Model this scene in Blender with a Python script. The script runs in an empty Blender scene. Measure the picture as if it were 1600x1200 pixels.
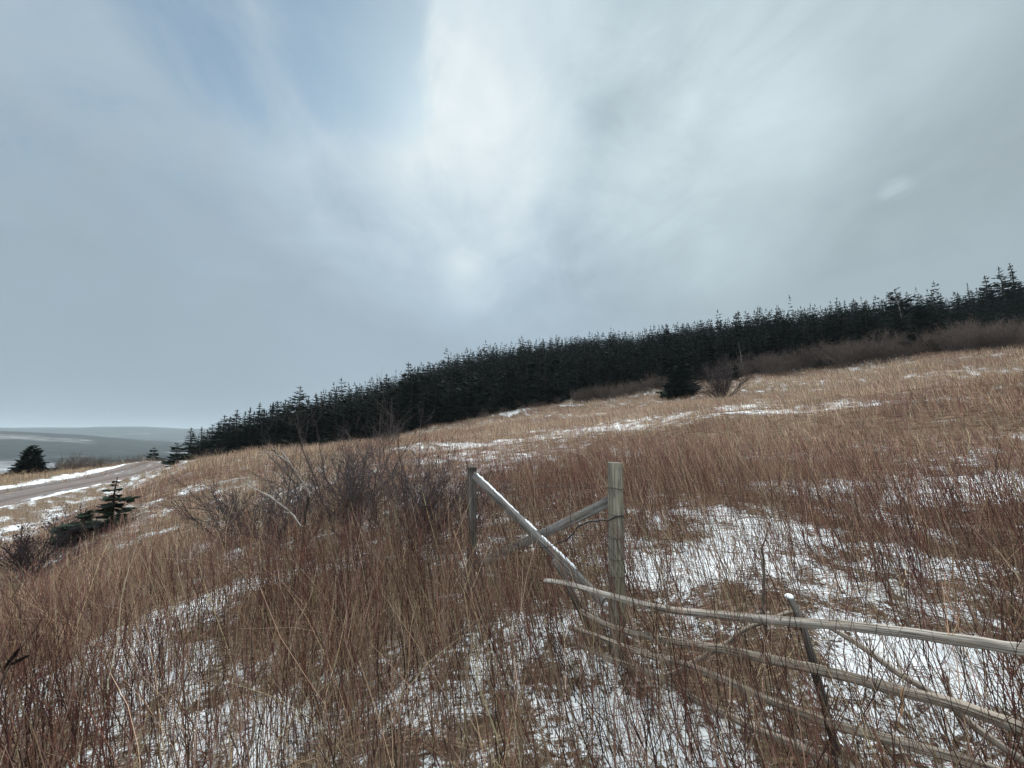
import bpy, math, random
import numpy as np
from mathutils import Vector
SC = bpy.context.scene
COL = SC.collection
PI = math.pi
R = math.radians

# ------------------------------------------------------------------ camera
F_PX, PITCH = 600.0, R(7.8)                    # focal length in 1600-wide pixels, upward tilt
cam_d = bpy.data.cameras.new('camera')
cam_d.sensor_width = 36.0
cam_d.lens = 36.0 * F_PX / 1600.0
cam_d.clip_start, cam_d.clip_end = 0.05, 20000
cam = bpy.data.objects.new('camera', cam_d)
COL.objects.link(cam)
cam.location = (0, 0, 0)                       # eye level is z = 0
cam.rotation_euler = (PI / 2 + PITCH, 0, 0)
SC.camera = cam

# ------------------------------------------------------------------ view, sky, sun
SC.view_settings.view_transform = 'Standard'
SC.view_settings.look = 'None'
SC.view_settings.gamma = 1.0
SC.view_settings.exposure = 0.9
SUN_EL, SUN_AZ = R(42), R(-6)                  # ahead of the camera, a little to the left


def ray(px, py):
    """direction of a photograph pixel in the world"""
    X, Y = (px - 800) / F_PX, (600 - py) / F_PX
    return np.array([X, math.cos(PITCH) - Y * math.sin(PITCH), math.sin(PITCH) + Y * math.cos(PITCH)])


def at(px, py, depth):
    d = ray(px, py)
    return d * (depth / d[1])


class NT:
    """small helper for building node trees"""
    def __init__(s, tree):
        s.t = tree
        s.n, s.l = tree.nodes, tree.links

    def add(s, typ, **kw):
        n = s.n.new(typ)
        for k, v in kw.items():
            setattr(n, k, v)
        return n

    def put(s, sock, v):
        if isinstance(v, bpy.types.NodeSocket):
            s.l.new(v, sock)
        elif isinstance(v, (tuple, list)) and len(v) == 3 and sock.type == 'RGBA':
            sock.default_value = (*v, 1)
        else:
            sock.default_value = v

    def math(s, op, a, b=None, c=None, clamp=False):
        n = s.add('ShaderNodeMath', operation=op, use_clamp=clamp)
        s.put(n.inputs[0], a)
        if b is not None:
            s.put(n.inputs[1], b)
        if c is not None:
            s.put(n.inputs[2], c)
        return n.outputs[0]

    def vmath(s, op, a, b=None):
        n = s.add('ShaderNodeVectorMath', operation=op)
        s.put(n.inputs[0], a)
        if b is not None:
            s.put(n.inputs[1], b)
        return n.outputs['Value' if op in ('DOT_PRODUCT', 'LENGTH') else 'Vector']

    def mix(s, f, a, b, blend='MIX'):
        n = s.add('ShaderNodeMix', data_type='RGBA', blend_type=blend)
        s.put(n.inputs[0], f)
        s.put(n.inputs[6], a)
        s.put(n.inputs[7], b)
        return n.outputs[2]

    def noise(s, vec, scale, detail=4, rough=0.55, dist=0.0):
        n = s.add('ShaderNodeTexNoise')
        if vec is not None:
            s.l.new(vec, n.inputs['Vector'])
        n.inputs['Scale'].default_value = scale
        n.inputs['Detail'].default_value = detail
        n.inputs['Roughness'].default_value = rough
        n.inputs['Distortion'].default_value = dist
        return n.outputs[0]

    def ramp(s, v, lo, hi, smooth=True):
        n = s.add('ShaderNodeMapRange', interpolation_type='SMOOTHSTEP' if smooth else 'LINEAR')
        s.put(n.inputs[0], v)
        s.put(n.inputs[1], lo)
        s.put(n.inputs[2], hi)
        n.inputs[3].default_value, n.inputs[4].default_value = 0, 1
        return n.outputs[0]

    def mapping(s, vec, scale, loc=(0, 0, 0), rot=(0, 0, 0)):
        n = s.add('ShaderNodeMapping')
        s.l.new(vec, n.inputs[0])
        n.inputs[1].default_value = loc
        n.inputs[2].default_value = rot
        n.inputs[3].default_value = scale
        return n.outputs[0]


def build_world():
    w = bpy.data.worlds.new('World')
    SC.world = w
    w.use_nodes = True
    t = NT(w.node_tree)
    t.n.clear()
    out = t.add('ShaderNodeOutputWorld')
    sky = t.add('ShaderNodeTexSky', sky_type='NISHITA')
    sky.sun_disc = False
    sky.sun_elevation = SUN_EL
    sky.sun_rotation = SUN_AZ
    sky.air_density, sky.dust_density, sky.ozone_density = 1.0, 0.5, 1.2
    bg_sky = t.add('ShaderNodeBackground')
    t.l.new(t.mix(1.0, sky.outputs[0], (0.74, 0.98, 0.98), 'MULTIPLY'), bg_sky.inputs[0])
    bg_sky.inputs[1].default_value = 0.052
    d = t.add('ShaderNodeTexCoord').outputs['Generated']
    sep = t.add('ShaderNodeSeparateXYZ')
    t.l.new(d, sep.inputs[0])
    x, y, z = sep.outputs
    h = t.math('ADD', t.math('MAXIMUM', z, 0.0), 0.22)
    comb = t.add('ShaderNodeCombineXYZ')             # the cloud deck seen as a layer overhead
    t.put(comb.inputs[0], t.math('DIVIDE', x, h))
    t.put(comb.inputs[1], t.math('DIVIDE', y, h))
    uv = comb.outputs[0]
    streak = t.noise(t.mapping(uv, (1.3, 0.55, 1), loc=(0.6, 2.9, 0)), 1.3, 4.0, 0.52, 0.5)
    big = t.noise(t.mapping(uv, (1.0, 0.55, 1), loc=(3.1, 1.7, 0)), 0.8, 2.5, 0.5, 0.2)
    fine = t.noise(t.mapping(uv, (1.3, 0.8, 1), loc=(7.0, 0.3, 0)), 3.4, 6.0, 0.6, 0.7)
    puff = t.noise(t.mapping(d, (1, 1, 1.5), loc=(2.0, 5.0, 1.0), rot=(0, R(25), 0)), 3.6, 8.0, 0.6, 0.9)

    def lobe(px, py, r_in, r_out):
        v = ray(px, py)
        v = v / np.linalg.norm(v)
        c = t.vmath('DOT_PRODUCT', d, tuple(v))
        return t.ramp(c, math.cos(R(r_out)), math.cos(R(r_in)))
    nz = t.math('SUBTRACT', t.math('ADD', t.math('MULTIPLY', streak, 0.3), t.math('MULTIPLY_ADD', puff, 0.42, t.math('MULTIPLY', fine, 0.28))), 0.5)
    # brightness of the cloud deck: dull low down, brightest where the sun sits behind it
    elev = t.ramp(z, 0.0, 0.75, False)
    b = t.math('MULTIPLY_ADD', elev, 0.055, 0.318)
    b = t.math('MULTIPLY_ADD', lobe(760, 160, 0, 34), 0.12, b)
    b = t.math('MULTIPLY_ADD', lobe(735, 90, 0, 17), 0.09, b)
    b = t.math('MULTIPLY_ADD', lobe(745, 280, 0, 16), 0.055, b)
    b = t.math('MULTIPLY_ADD', lobe(1120, 300, 0, 16), 0.10, b)
    b = t.math('MULTIPLY_ADD', lobe(1330, 40, 0, 15), 0.11, b)
    b = t.math('MULTIPLY_ADD', lobe(730, 440, 0, 6), 0.05, b)
    spot = lobe(1400, 298, 0, 2.0)
    b = t.math('MULTIPLY_ADD', t.math('POWER', spot, 2.5), t.math('MULTIPLY', t.ramp(fine, 0.42, 0.62), 0.07), b)
    b = t.math('MULTIPLY_ADD', lobe(1520, 190, 0, 22), -0.035, b)
    b = t.math('MULTIPLY_ADD', lobe(60, 520, 0, 30), -0.03, b)
    b = t.math('MULTIPLY_ADD', lobe(880, 420, 0, 10), -0.015, b)
    amp = t.math('MULTIPLY', t.ramp(z, 0.08, 0.5), t.math('MULTIPLY_ADD', lobe(850, 150, 5, 45), 0.40, 0.20))
    b = t.math('MULTIPLY_ADD', nz, amp, b)
    b = t.math('MULTIPLY_ADD', t.math('SUBTRACT', big, 0.5), t.math('MULTIPLY', t.ramp(z, 0.05, 0.4), 0.12), b)
    b = t.math('MULTIPLY', b, 0.72)
    # out-of-frame sky, overhead and behind the camera, boosted to light the ground
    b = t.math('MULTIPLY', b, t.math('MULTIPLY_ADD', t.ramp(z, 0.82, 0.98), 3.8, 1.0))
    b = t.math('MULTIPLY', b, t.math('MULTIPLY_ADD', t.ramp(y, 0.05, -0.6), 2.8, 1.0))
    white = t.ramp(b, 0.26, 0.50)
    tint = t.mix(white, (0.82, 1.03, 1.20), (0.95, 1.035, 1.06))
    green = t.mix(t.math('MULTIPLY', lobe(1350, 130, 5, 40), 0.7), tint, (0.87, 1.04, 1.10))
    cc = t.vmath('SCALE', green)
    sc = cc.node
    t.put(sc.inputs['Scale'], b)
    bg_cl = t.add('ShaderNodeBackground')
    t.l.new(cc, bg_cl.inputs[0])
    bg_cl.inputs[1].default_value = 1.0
    # thin place in the deck where blue shows, with a ragged right edge against the bright cloud
    hole = t.math('MAXIMUM', lobe(555, 45, 1, 14), t.math('MULTIPLY', lobe(390, 10, 1, 16), 0.62))
    hole = t.math('MAXIMUM', hole, t.math('MULTIPLY', lobe(180, 60, 2, 22), 0.24))
    side = t.math('SUBTRACT', t.math('DIVIDE', x, t.math('MAXIMUM', y, 0.05)), t.math('MULTIPLY', z, -0.52))
    side = t.math('MULTIPLY_ADD', t.math('SUBTRACT', fine, 0.5), 0.5, t.math('MULTIPLY_ADD', nz, 0.3, side))
    edge = t.ramp(side, 0.24, 0.02)
    hole = t.math('MULTIPLY', t.math('MULTIPLY_ADD', t.math('SUBTRACT', puff, 0.5), 1.5, hole), edge, clamp=True)
    hole = t.math('MULTIPLY', t.ramp(hole, 0.08, 0.95), 0.74)
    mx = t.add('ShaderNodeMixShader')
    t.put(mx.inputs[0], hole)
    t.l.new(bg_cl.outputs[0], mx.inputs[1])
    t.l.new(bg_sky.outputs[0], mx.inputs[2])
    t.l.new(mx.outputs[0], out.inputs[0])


build_world()
sun_d = bpy.data.lights.new('sun', 'SUN')
sun_d.energy, sun_d.angle, sun_d.color = 1.5, R(14), (1.0, 0.95, 0.88)
sun = bpy.data.objects.new('sun', sun_d)
COL.objects.link(sun)
sv = Vector((math.sin(SUN_AZ) * math.cos(SUN_EL), math.cos(SUN_AZ) * math.cos(SUN_EL), math.sin(SUN_EL)))
sun.rotation_euler = sv.to_track_quat('Z', 'Y').to_euler()

# ------------------------------------------------------------------ helpers
RNG = np.random.default_rng(11)


def tag(o, label=None, cat=None, group=None, kind=None):
    for k, v in (('label', label), ('category', cat), ('group', group), ('kind', kind)):
        if v:
            o[k] = v
    return o


def empty(name, loc=(0, 0, 0)):
    o = bpy.data.objects.new(name, None)
    o.empty_display_size = 0.2
    COL.objects.link(o)
    o.location = tuple(loc)
    return o


def raw_mesh(name, V, Q=None, T=None, attrs=None, smooth=True):
    """mesh from numpy arrays: V (n,3), Q (m,4) quads, T (k,3) triangles"""
    me = bpy.data.meshes.new(name)
    V = np.ascontiguousarray(V, np.float32)
    me.vertices.add(len(V))
    me.vertices.foreach_set('co', V.ravel())
    Q = np.zeros((0, 4), np.int32) if Q is None else np.asarray(Q, np.int32)
    T = np.zeros((0, 3), np.int32) if T is None else np.asarray(T, np.int32)
    loops = np.concatenate([Q.ravel(), T.ravel()]).astype(np.int32)
    me.loops.add(len(loops))
    me.loops.foreach_set('vertex_index', loops)
    st = np.concatenate([np.arange(len(Q)) * 4, len(Q) * 4 + np.arange(len(T)) * 3]).astype(np.int32)
    me.polygons.add(len(st))
    me.polygons.foreach_set('loop_start', st)
    if smooth:
        me.polygons.foreach_set('use_smooth', np.ones(len(st), bool))
    for k, a in (attrs or {}).items():
        a = np.asarray(a, np.float32)
        if a.ndim == 1:
            at_ = me.attributes.new(k, 'FLOAT', 'POINT')
            at_.data.foreach_set('value', a)
        elif a.shape[1] == 3:
            at_ = me.attributes.new(k, 'FLOAT_VECTOR', 'POINT')
            at_.data.foreach_set('vector', a.ravel())
    me.update(calc_edges=True)
    return me


def link(name, me, mat, parent=None, loc=None):
    o = bpy.data.objects.new(name, me)
    if mat is not None and len(me.materials) == 0:
        me.materials.append(mat)
    COL.objects.link(o)
    if parent is not None:
        o.parent = parent
    if loc is not None:
        o.location = tuple(loc)
    return o


def tubes(P, rad, sides=3, cap=False):
    """P (n,k,3) polylines, rad (n,k): swept tubes; returns V, Q, T, per-vertex (polyline index), vector (around, around, along)"""
    P = np.asarray(P, float)
    n, k, _ = P.shape
    D = P[:, -1] - P[:, 0]
    D /= np.linalg.norm(D, axis=1, keepdims=True) + 1e-9
    ref = np.where(np.abs(D[:, 2:3]) > 0.9, np.array([[1.0, 0, 0]]), np.array([[0, 0, 1.0]]))
    A = np.cross(D, ref)
    A /= np.linalg.norm(A, axis=1, keepdims=True) + 1e-9
    B = np.cross(D, A)
    th = np.arange(sides) * 2 * PI / sides
    ca, sa = np.cos(th), np.sin(th)
    off = (A[:, None, None] * ca[None, None, :, None] + B[:, None, None] * sa[None, None, :, None])
    V = P[:, :, None] + off * np.asarray(rad)[:, :, None, None]
    idx = np.arange(n * k * sides).reshape(n, k, sides)
    a = idx[:, :-1]
    b = idx[:, 1:]
    Q = np.stack([a, np.roll(a, -1, 2), np.roll(b, -1, 2), b], -1).reshape(-1, 4)
    T = np.zeros((0, 3), int)
    V = V.reshape(-1, 3)
    ln = np.concatenate([np.zeros((n, 1)), np.cumsum(np.linalg.norm(np.diff(P, axis=1), axis=2), 1)], 1)
    rr = np.asarray(rad)
    W = np.stack([(ca * rr[:, :, None]), (sa * rr[:, :, None]), np.broadcast_to(ln[:, :, None], (n, k, sides))], -1).reshape(-1, 3)
    who = np.repeat(np.arange(n), k * sides)
    if cap and sides > 2:
        base = len(V)
        V = np.concatenate([V, P[:, 0], P[:, -1]])
        W = np.concatenate([W, np.stack([0 * ln[:, 0], 0 * ln[:, 0], ln[:, 0]], -1), np.stack([0 * ln[:, 0], 0 * ln[:, 0], ln[:, -1]], -1)])
        who = np.concatenate([who, np.arange(n), np.arange(n)])
        c0 = base + np.arange(n)[:, None]
        c1 = base + n + np.arange(n)[:, None]
        f, l = idx[:, 0], idx[:, -1]
        T = np.concatenate([np.stack([np.broadcast_to(c0, f.shape), np.roll(f, -1, 1), f], -1).reshape(-1, 3),
                            np.stack([np.broadcast_to(c1, l.shape), l, np.roll(l, -1, 1)], -1).reshape(-1, 3)])
    return V, Q, T, who, W


def lattice(ix, iy, seed):
    h = (ix.astype(np.int64) * 374761393 + iy.astype(np.int64) * 668265263 + seed * 974634777) & 0xffffffff
    h = ((h ^ (h >> 13)) * 1274126177) & 0xffffffff
    return ((h ^ (h >> 16)) & 0xffff) / 65535.0


def vnoise(x, y, seed=0):
    ix, iy = np.floor(x), np.floor(y)
    fx, fy = x - ix, y - iy
    ix, iy = ix.astype(np.int64), iy.astype(np.int64)
    fx, fy = fx * fx * (3 - 2 * fx), fy * fy * (3 - 2 * fy)
    a, b = lattice(ix, iy, seed), lattice(ix + 1, iy, seed)
    c, d = lattice(ix, iy + 1, seed), lattice(ix + 1, iy + 1, seed)
    return (a * (1 - fx) + b * fx) * (1 - fy) + (c * (1 - fx) + d * fx) * fy


def fbm(x, y, scale, octv=4, seed=0):
    s, a, tot = 0, 1.0, 0
    for i in range(octv):
        s = s + a * vnoise(x * scale + 17.3 * i, y * scale - 9.1 * i, seed + i)
        tot += a
        a *= 0.5
        scale *= 2.03
    return s / tot


def sstep(v, a, b):
    t = np.clip((v - a) / (b - a), 0, 1)
    return t * t * (3 - 2 * t)


# ------------------------------------------------------------------ materials
def principled(name, rough=0.85, spec=0.2):
    m = bpy.data.materials.new(name)
    m.use_nodes = True
    t = NT(m.node_tree)
    p = t.n['Principled BSDF']
    p.inputs['Roughness'].default_value = rough
    p.inputs['Specular IOR Level'].default_value = spec
    return m, t, p


def attr(t, name, vec=False):
    n = t.add('ShaderNodeAttribute', attribute_name=name)
    return n.outputs['Vector' if vec else 'Fac']


def bump(t, p, h, strength, dist):
    b = t.add('ShaderNodeBump')
    b.inputs['Strength'].default_value = strength
    b.inputs['Distance'].default_value = dist
    t.l.new(h, b.inputs['Height'])
    t.l.new(b.outputs[0], p.inputs['Normal'])


def mat_colour_attr(name, rough=0.85, spec=0.15):
    m, t, p = principled(name, rough, spec)
    n = t.add('ShaderNodeAttribute', attribute_name='tone')
    t.l.new(n.outputs['Color'], p.inputs['Base Color'])
    return m


M_WEED = mat_colour_attr('dry_stem', 0.9, 0.05)
M_NEEDLE = mat_colour_attr('spruce_needles', 0.9, 0.03)
M_TWIG = mat_colour_attr('bare_twig', 0.9, 0.06)


def mat_wood(name, dark, light, crack, moss=None, scale=1.0, mottle=False):
    m, t, p = principled(name, 0.85, 0.15)
    wc = attr(t, 'grain', True)
    g1 = t.noise(t.mapping(wc, (60 * scale, 60 * scale, 2.2)), 1.0, 6, 0.65, 0.6)
    g2 = t.noise(t.mapping(wc, (170 * scale, 170 * scale, 3.5)), 1.0, 3, 0.6, 0.2)
    g3 = t.noise(t.mapping(wc, (14, 14, 5)), 1.0, 4, 0.6, 0.5)
    c = t.mix(t.ramp(g1, 0.32, 0.68), dark, light)
    c = t.mix(t.math('MULTIPLY', t.ramp(g3, 0.5, 0.72), 0.55), c, (light[0] * .62, light[1] * .52, light[2] * .42))
    ck = t.ramp(g2, 0.44, 0.37)
    ck2 = t.ramp(g1, 0.37, 0.31)
    ck = t.math('MAXIMUM', ck, ck2)
    c = t.mix(t.math('MULTIPLY', ck, 0.85), c, crack)
    if moss:
        g4 = t.noise(t.mapping(wc, (10, 10, 3)), 1.0, 5, 0.65, 0.3)
        c = t.mix(t.math('MULTIPLY', t.ramp(g4, 0.48, 0.66), 0.6), c, moss)
    if mottle:
        g5 = t.noise(t.mapping(wc, (22, 22, 9)), 1.0, 6, 0.7, 0.8)
        c = t.mix(t.math('MULTIPLY', t.ramp(g5, 0.54, 0.66), 0.7), c, (0.085, 0.072, 0.06))
    t.l.new(c, p.inputs['Base Color'])
    hgt = t.math('SUBTRACT', t.math('MULTIPLY', g1, 0.6), ck)
    bump(t, p, hgt, 0.7, 0.006)
    return m


M_RAIL = mat_wood('weathered_pole', (0.13, 0.115, 0.10), (0.42, 0.385, 0.345), (0.025, 0.022, 0.02))
M_RAIL_BROWN = mat_wood('brown_weathered_pole', (0.11, 0.095, 0.078), (0.38, 0.325, 0.27), (0.02, 0.016, 0.013))
M_POST = mat_wood('treated_post', (0.085, 0.077, 0.062), (0.27, 0.25, 0.205), (0.03, 0.026, 0.022), (0.19, 0.19, 0.125), mottle=True)
M_GREY = mat_wood('grey_board', (0.095, 0.09, 0.086), (0.24, 0.232, 0.222), (0.04, 0.037, 0.035))
M_DARKPOST = mat_wood('dark_board', (0.05, 0.043, 0.039), (0.13, 0.118, 0.107), (0.02, 0.018, 0.016))
M_BARK = mat_wood('bark', (0.016, 0.014, 0.012), (0.05, 0.042, 0.037), (0.012, 0.01, 0.009))
M_DEAD = mat_wood('dead_branch', (0.12, 0.105, 0.094), (0.4, 0.365, 0.33), (0.05, 0.04, 0.035))


def mat_plain(name, col, rough=0.6, spec=0.3, metal=0.0, var=0.3, sc=30):
    m, t, p = principled(name, rough, spec)
    p.inputs['Metallic'].default_value = metal
    o = t.add('ShaderNodeTexCoord').outputs['Object']
    f = t.noise(o, sc, 4, 0.6)
    t.l.new(t.mix(t.ramp(f, 0.3, 0.7), tuple(c * (1 - var) for c in col), tuple(min(1, c * (1 + var)) for c in col)), p.inputs['Base Color'])
    return m


M_WIRE = mat_plain('old_wire', (0.06, 0.05, 0.045), 0.6, 0.4, 0.3)
M_BLACKWIRE = mat_plain('black_wire', (0.012, 0.012, 0.013), 0.6, 0.3)
M_SNOWCAP = mat_plain('snow_strip', (0.76, 0.79, 0.82), 0.7, 0.3, 0, 0.06, 60)


def mat_ground():
    m, t, p = principled('snowy_ground', 0.9, 0.15)
    o = t.add('ShaderNodeTexCoord').outputs['Object']
    flat = t.mapping(o, (1, 1, 0.0))
    sn = attr(t, 'snow')
    n1 = t.noise(flat, 3.2, 6, 0.65, 0.3)
    n2 = t.noise(flat, 17.0, 5, 0.7, 0.5)
    st = t.noise(t.mapping(flat, (6, 34, 1), rot=(0, 0, R(24))), 1.0, 4, 0.65, 0.9)
    st2 = t.noise(t.mapping(flat, (38, 7, 1), rot=(0, 0, R(12))), 1.0, 4, 0.65, 0.9)
    v = t.math('MULTIPLY_ADD', t.math('SUBTRACT', n1, 0.5), 0.55, sn)
    v = t.math('MULTIPLY_ADD', t.math('SUBTRACT', n2, 0.5), 1.1, v)
    n4 = t.noise(flat, 55.0, 4, 0.7, 0.3)
    v = t.math('MULTIPLY_ADD', t.math('SUBTRACT', n4, 0.5), 1.0, v)
    v = t.math('MULTIPLY_ADD', t.math('SUBTRACT', st, 0.5), 0.5, v)
    v = t.math('MULTIPLY_ADD', t.math('SUBTRACT', st2, 0.5), 0.45, v)
    f = t.ramp(v, 0.43, 0.60)
    lit = t.mix(t.ramp(n2, 0.3, 0.7), (0.045, 0.03, 0.022), (0.16, 0.115, 0.075))
    lit = t.mix(t.ramp(st, 0.5, 0.68), lit, (0.26, 0.19, 0.12))
    lit = t.mix(t.math('MULTIPLY', t.ramp(n1, 0.52, 0.7), 0.5), lit, (0.085, 0.055, 0.04))
    snowc = t.mix(t.ramp(n1, 0.3, 0.7), (0.70, 0.735, 0.77), (0.82, 0.84, 0.86))
    t.l.new(t.mix(f, lit, snowc), p.inputs['Base Color'])
    bump(t, p, t.math('MULTIPLY_ADD', n2, 0.5, t.math('MULTIPLY', f, 0.6)), 0.6, 0.03)
    return m


def mat_road():
    m, t, p = principled('gravel_road', 0.9, 0.2)
    wc = attr(t, 'lane', True)                       # across (m), along (m)
    s = t.add('ShaderNodeSeparateXYZ')
    t.l.new(wc, s.inputs[0])
    ax = s.outputs[0]
    g = t.noise(wc, 14, 6, 0.7)
    lane = t.noise(t.mapping(wc, (2.6, 0.13, 1)), 1.0, 5, 0.6, 0.4)
    fine = t.noise(t.mapping(wc, (5, 0.8, 1)), 1.0, 5, 0.65, 0.4)
    c = t.mix(t.ramp(g, 0.3, 0.7), (0.105, 0.08, 0.072), (0.21, 0.165, 0.15))
    c = t.mix(t.ramp(lane, 0.42, 0.62), c, (0.115, 0.11, 0.11))
    v = t.math('MULTIPLY_ADD', t.math('SUBTRACT', fine, 0.5), 1.0, lane)
    rut = t.math('MULTIPLY', t.math('ABSOLUTE', t.math('SUBTRACT', t.math('ABSOLUTE', ax), 0.85)), 1.0)
    rut = t.ramp(t.math('MULTIPLY_ADD', t.math('SUBTRACT', fine, 0.5), 0.5, rut), 0.42, 0.1)
    c = t.mix(t.math('MULTIPLY', rut, 0.6), c, (0.075, 0.062, 0.058))
    v = t.math('MULTIPLY_ADD', rut, -0.16, v)
    e = t.ramp(t.math('ABSOLUTE', ax), 1.35, 2.3)
    f = t.ramp(t.math('MULTIPLY_ADD', e, 0.32, v), 0.63, 0.78)
    t.l.new(t.mix(f, c, (0.76, 0.79, 0.82)), p.inputs['Base Color'])
    bump(t, p, g, 0.5, 0.03)
    return m


def mat_far():
    m, t, p = principled('far_hills', 0.95, 0.05)
    o = t.add('ShaderNodeTexCoord').outputs['Object']
    fl = t.mapping(o, (1, 1, 0))
    n1 = t.noise(fl, 0.0042, 7, 0.62, 0.4)
    n2 = t.noise(fl, 0.03, 5, 0.65)
    n3 = t.noise(t.mapping(fl, (0.6, 1.6, 1), rot=(0, 0, R(20))), 0.0035, 4, 0.6, 0.5)
    wood = t.mix(t.ramp(n2, 0.35, 0.65), (0.014, 0.02, 0.02), (0.035, 0.04, 0.038))
    heath = t.mix(t.ramp(n2, 0.35, 0.65), (0.08, 0.075, 0.07), (0.26, 0.26, 0.27))
    c = t.mix(t.ramp(n1, 0.54, 0.66), wood, heath)
    sp = t.add('ShaderNodeSeparateXYZ')
    t.l.new(o, sp.inputs[0])
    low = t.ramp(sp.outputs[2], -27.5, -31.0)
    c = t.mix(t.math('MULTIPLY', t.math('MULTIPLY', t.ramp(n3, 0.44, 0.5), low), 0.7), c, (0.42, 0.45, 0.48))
    t.l.new(c, p.inputs['Base Color'])
    return m


# ------------------------------------------------------------------ terrain
ROAD = np.array([(-9.0, -20.0, -3.4), (-16.0, -4.0, -3.25), (-21.0, 8.5, -3.15), (-24.6, 17.4, -3.05), (-27.0, 22.8, -2.95), (-28.6, 27.8, -2.8), (-30.4, 32.2, -2.55),
                 (-32.8, 36.8, -2.3), (-36.5, 42.5, -2.75), (-43.0, 51.0, -4.6), (-56.0, 64.0, -9.0)])


def resample(P, n):
    P = np.asarray(P, float)
    s = np.concatenate([[0], np.cumsum(np.linalg.norm(np.diff(P, axis=0), axis=1))])
    u = np.linspace(0, s[-1], n)
    # Catmull-Rom through the points
    out = []
    for v in u:
        i = min(max(np.searchsorted(s, v, 'right') - 1, 0), len(P) - 2)
        t = (v - s[i]) / (s[i + 1] - s[i])
        p0, p1, p2, p3 = P[max(i - 1, 0)], P[i], P[i + 1], P[min(i + 2, len(P) - 1)]
        out.append(0.5 * ((2 * p1) + (p2 - p0) * t + (2 * p0 - 5 * p1 + 4 * p2 - p3) * t * t + (3 * p1 - p0 - 3 * p2 + p3) * t ** 3))
    return np.array(out)


ROADC = resample(ROAD, 240)
_rt = np.gradient(ROADC[:, :2], axis=0)
_rt /= np.linalg.norm(_rt, axis=1, keepdims=True)


def road_coord(x, y):
    """signed distance to the road centre (right side positive) and the road's height there"""
    x, y = np.asarray(x, float), np.asarray(y, float)
    best = np.full(x.shape, 1e18)
    sd, rz = np.zeros(x.shape), np.zeros(x.shape)
    for i in range(0, len(ROADC), 2):
        dx, dy = x - ROADC[i, 0], y - ROADC[i, 1]
        d2 = dx * dx + dy * dy
        m = d2 < best
        best = np.where(m, d2, best)
        sg = np.sign(dx * _rt[i, 1] - dy * _rt[i, 0])
        sd = np.where(m, sg * np.sqrt(d2), sd)
        rz = np.where(m, ROADC[i, 2], rz)
    return sd, rz


def gp(px, row, depth):
    return tuple(at(px, row, depth))


CTRL = [
    # round the camera and the fence
    (0, 0, -1.75), (2.2, 1.5, -1.68), (-2.0, 2.2, -1.82), (0.8, 2.9, -1.44), (1.06, 2.35, -1.57), (1.55, 2.0, -1.62), (-0.45, 4.1, -1.50), (2.5, 3.2, -1.3), (5, 3, -1.15),
    (0, -8, -2.1), (10, -6, -1.0), (-6, -4, -2.3), (5.5, 6.5, -0.75), (1.2, 7.0, -1.12), (-2, 6.2, -1.58), (-4.2, 4.6, -1.95),
    # the bank down to the road ditch
    (-6.3, 5.6, -2.7), (-8.4, 7.0, -3.05), (-11, 9.2, -3.05), (-14, 11.5, -3.2), (-18, 14, -3.2), (-8.0, 9.0, -2.12), (-12.2, 12.9, -2.15), (-16.5, 16.0, -3.05),
    (-15, 17, -2.0), (-20.5, 21, -2.95), (-19, 23, -1.75), (-22, 27.5, -1.65), (-25.2, 29, -2.5), (-27, 33, -2.1),
    # the field rising to the wood
    (4, 14, -0.3), (-4, 12, -1.15), (-9, 14, -1.5), (12, 12, 0.75), (20, 12, 1.9), (10, 25, 1.6), (0, 25, 0.35), (-8, 25, -0.5), (-16, 28, -1.3),
    (25, 24, 3.2), (35, 20, 4.1), gp(560, 694, 42), gp(660, 676, 46), gp(740, 660, 49), gp(830, 645, 50), gp(900, 637, 51), gp(1000, 623, 49), gp(1080, 612, 45),
    gp(1200, 592, 42), gp(1300, 578, 40), gp(1400, 566, 37), gp(1500, 556, 34), gp(1600, 548, 31), (55, 28, 7.6), (60, 5, 6.0), (90, 0, 9),
    # the wooded hill
    (-30, 42, -2.6), (-37, 46, -3.6), (-28, 55, -1.0), (-38, 62, -2.2), (-24, 66, 2.6), (-34, 76, 2.0), (-15, 78, 8.6), (-22, 92, 9.8), (-2, 98, 16.2), (18, 100, 19.4),
    (38, 98, 20.5), (55, 88, 21.5), (72, 72, 19.5), (74, 54, 16.5), (62, 42, 10.8), (86, 62, 19.8), (95, 30, 15),
    (-40, 110, 0), (0, 130, 14), (50, 130, 19), (100, 110, 20), (120, 60, 21),
    # beyond the road
    (-33, 21, -3.0), (-37, 29, -3.1), (-42, 34, -3.4), (-38, 40, -3.3), (-44, 46, -4.2), (-52, 40, -6.5), (-62, 48, -10.5), (-58, 66, -11), (-50, 85, -8), (-80, 90, -15), (-90, 40, -16),
    (-60, 10, -8.5), (-40, 5, -4.5), (-90, -20, -15), (-40, -30, -5.5), (40, -40, 1), (0, -50, -4),
]
_C = np.array(CTRL, float)


def _tps_fit():
    X, zz = _C[:, :2] / 20.0, _C[:, 2]
    n = len(X)
    r2 = ((X[:, None] - X[None]) ** 2).sum(-1)
    K = 0.5 * r2 * np.log(r2 + 1e-12)
    Pm = np.concatenate([np.ones((n, 1)), X], 1)
    A = np.zeros((n + 3, n + 3))
    A[:n, :n] = K + 0.0008 * np.eye(n)
    A[:n, n:], A[n:, :n] = Pm, Pm.T
    return np.linalg.solve(A, np.concatenate([zz, np.zeros(3)]))


_W = _tps_fit()


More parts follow.
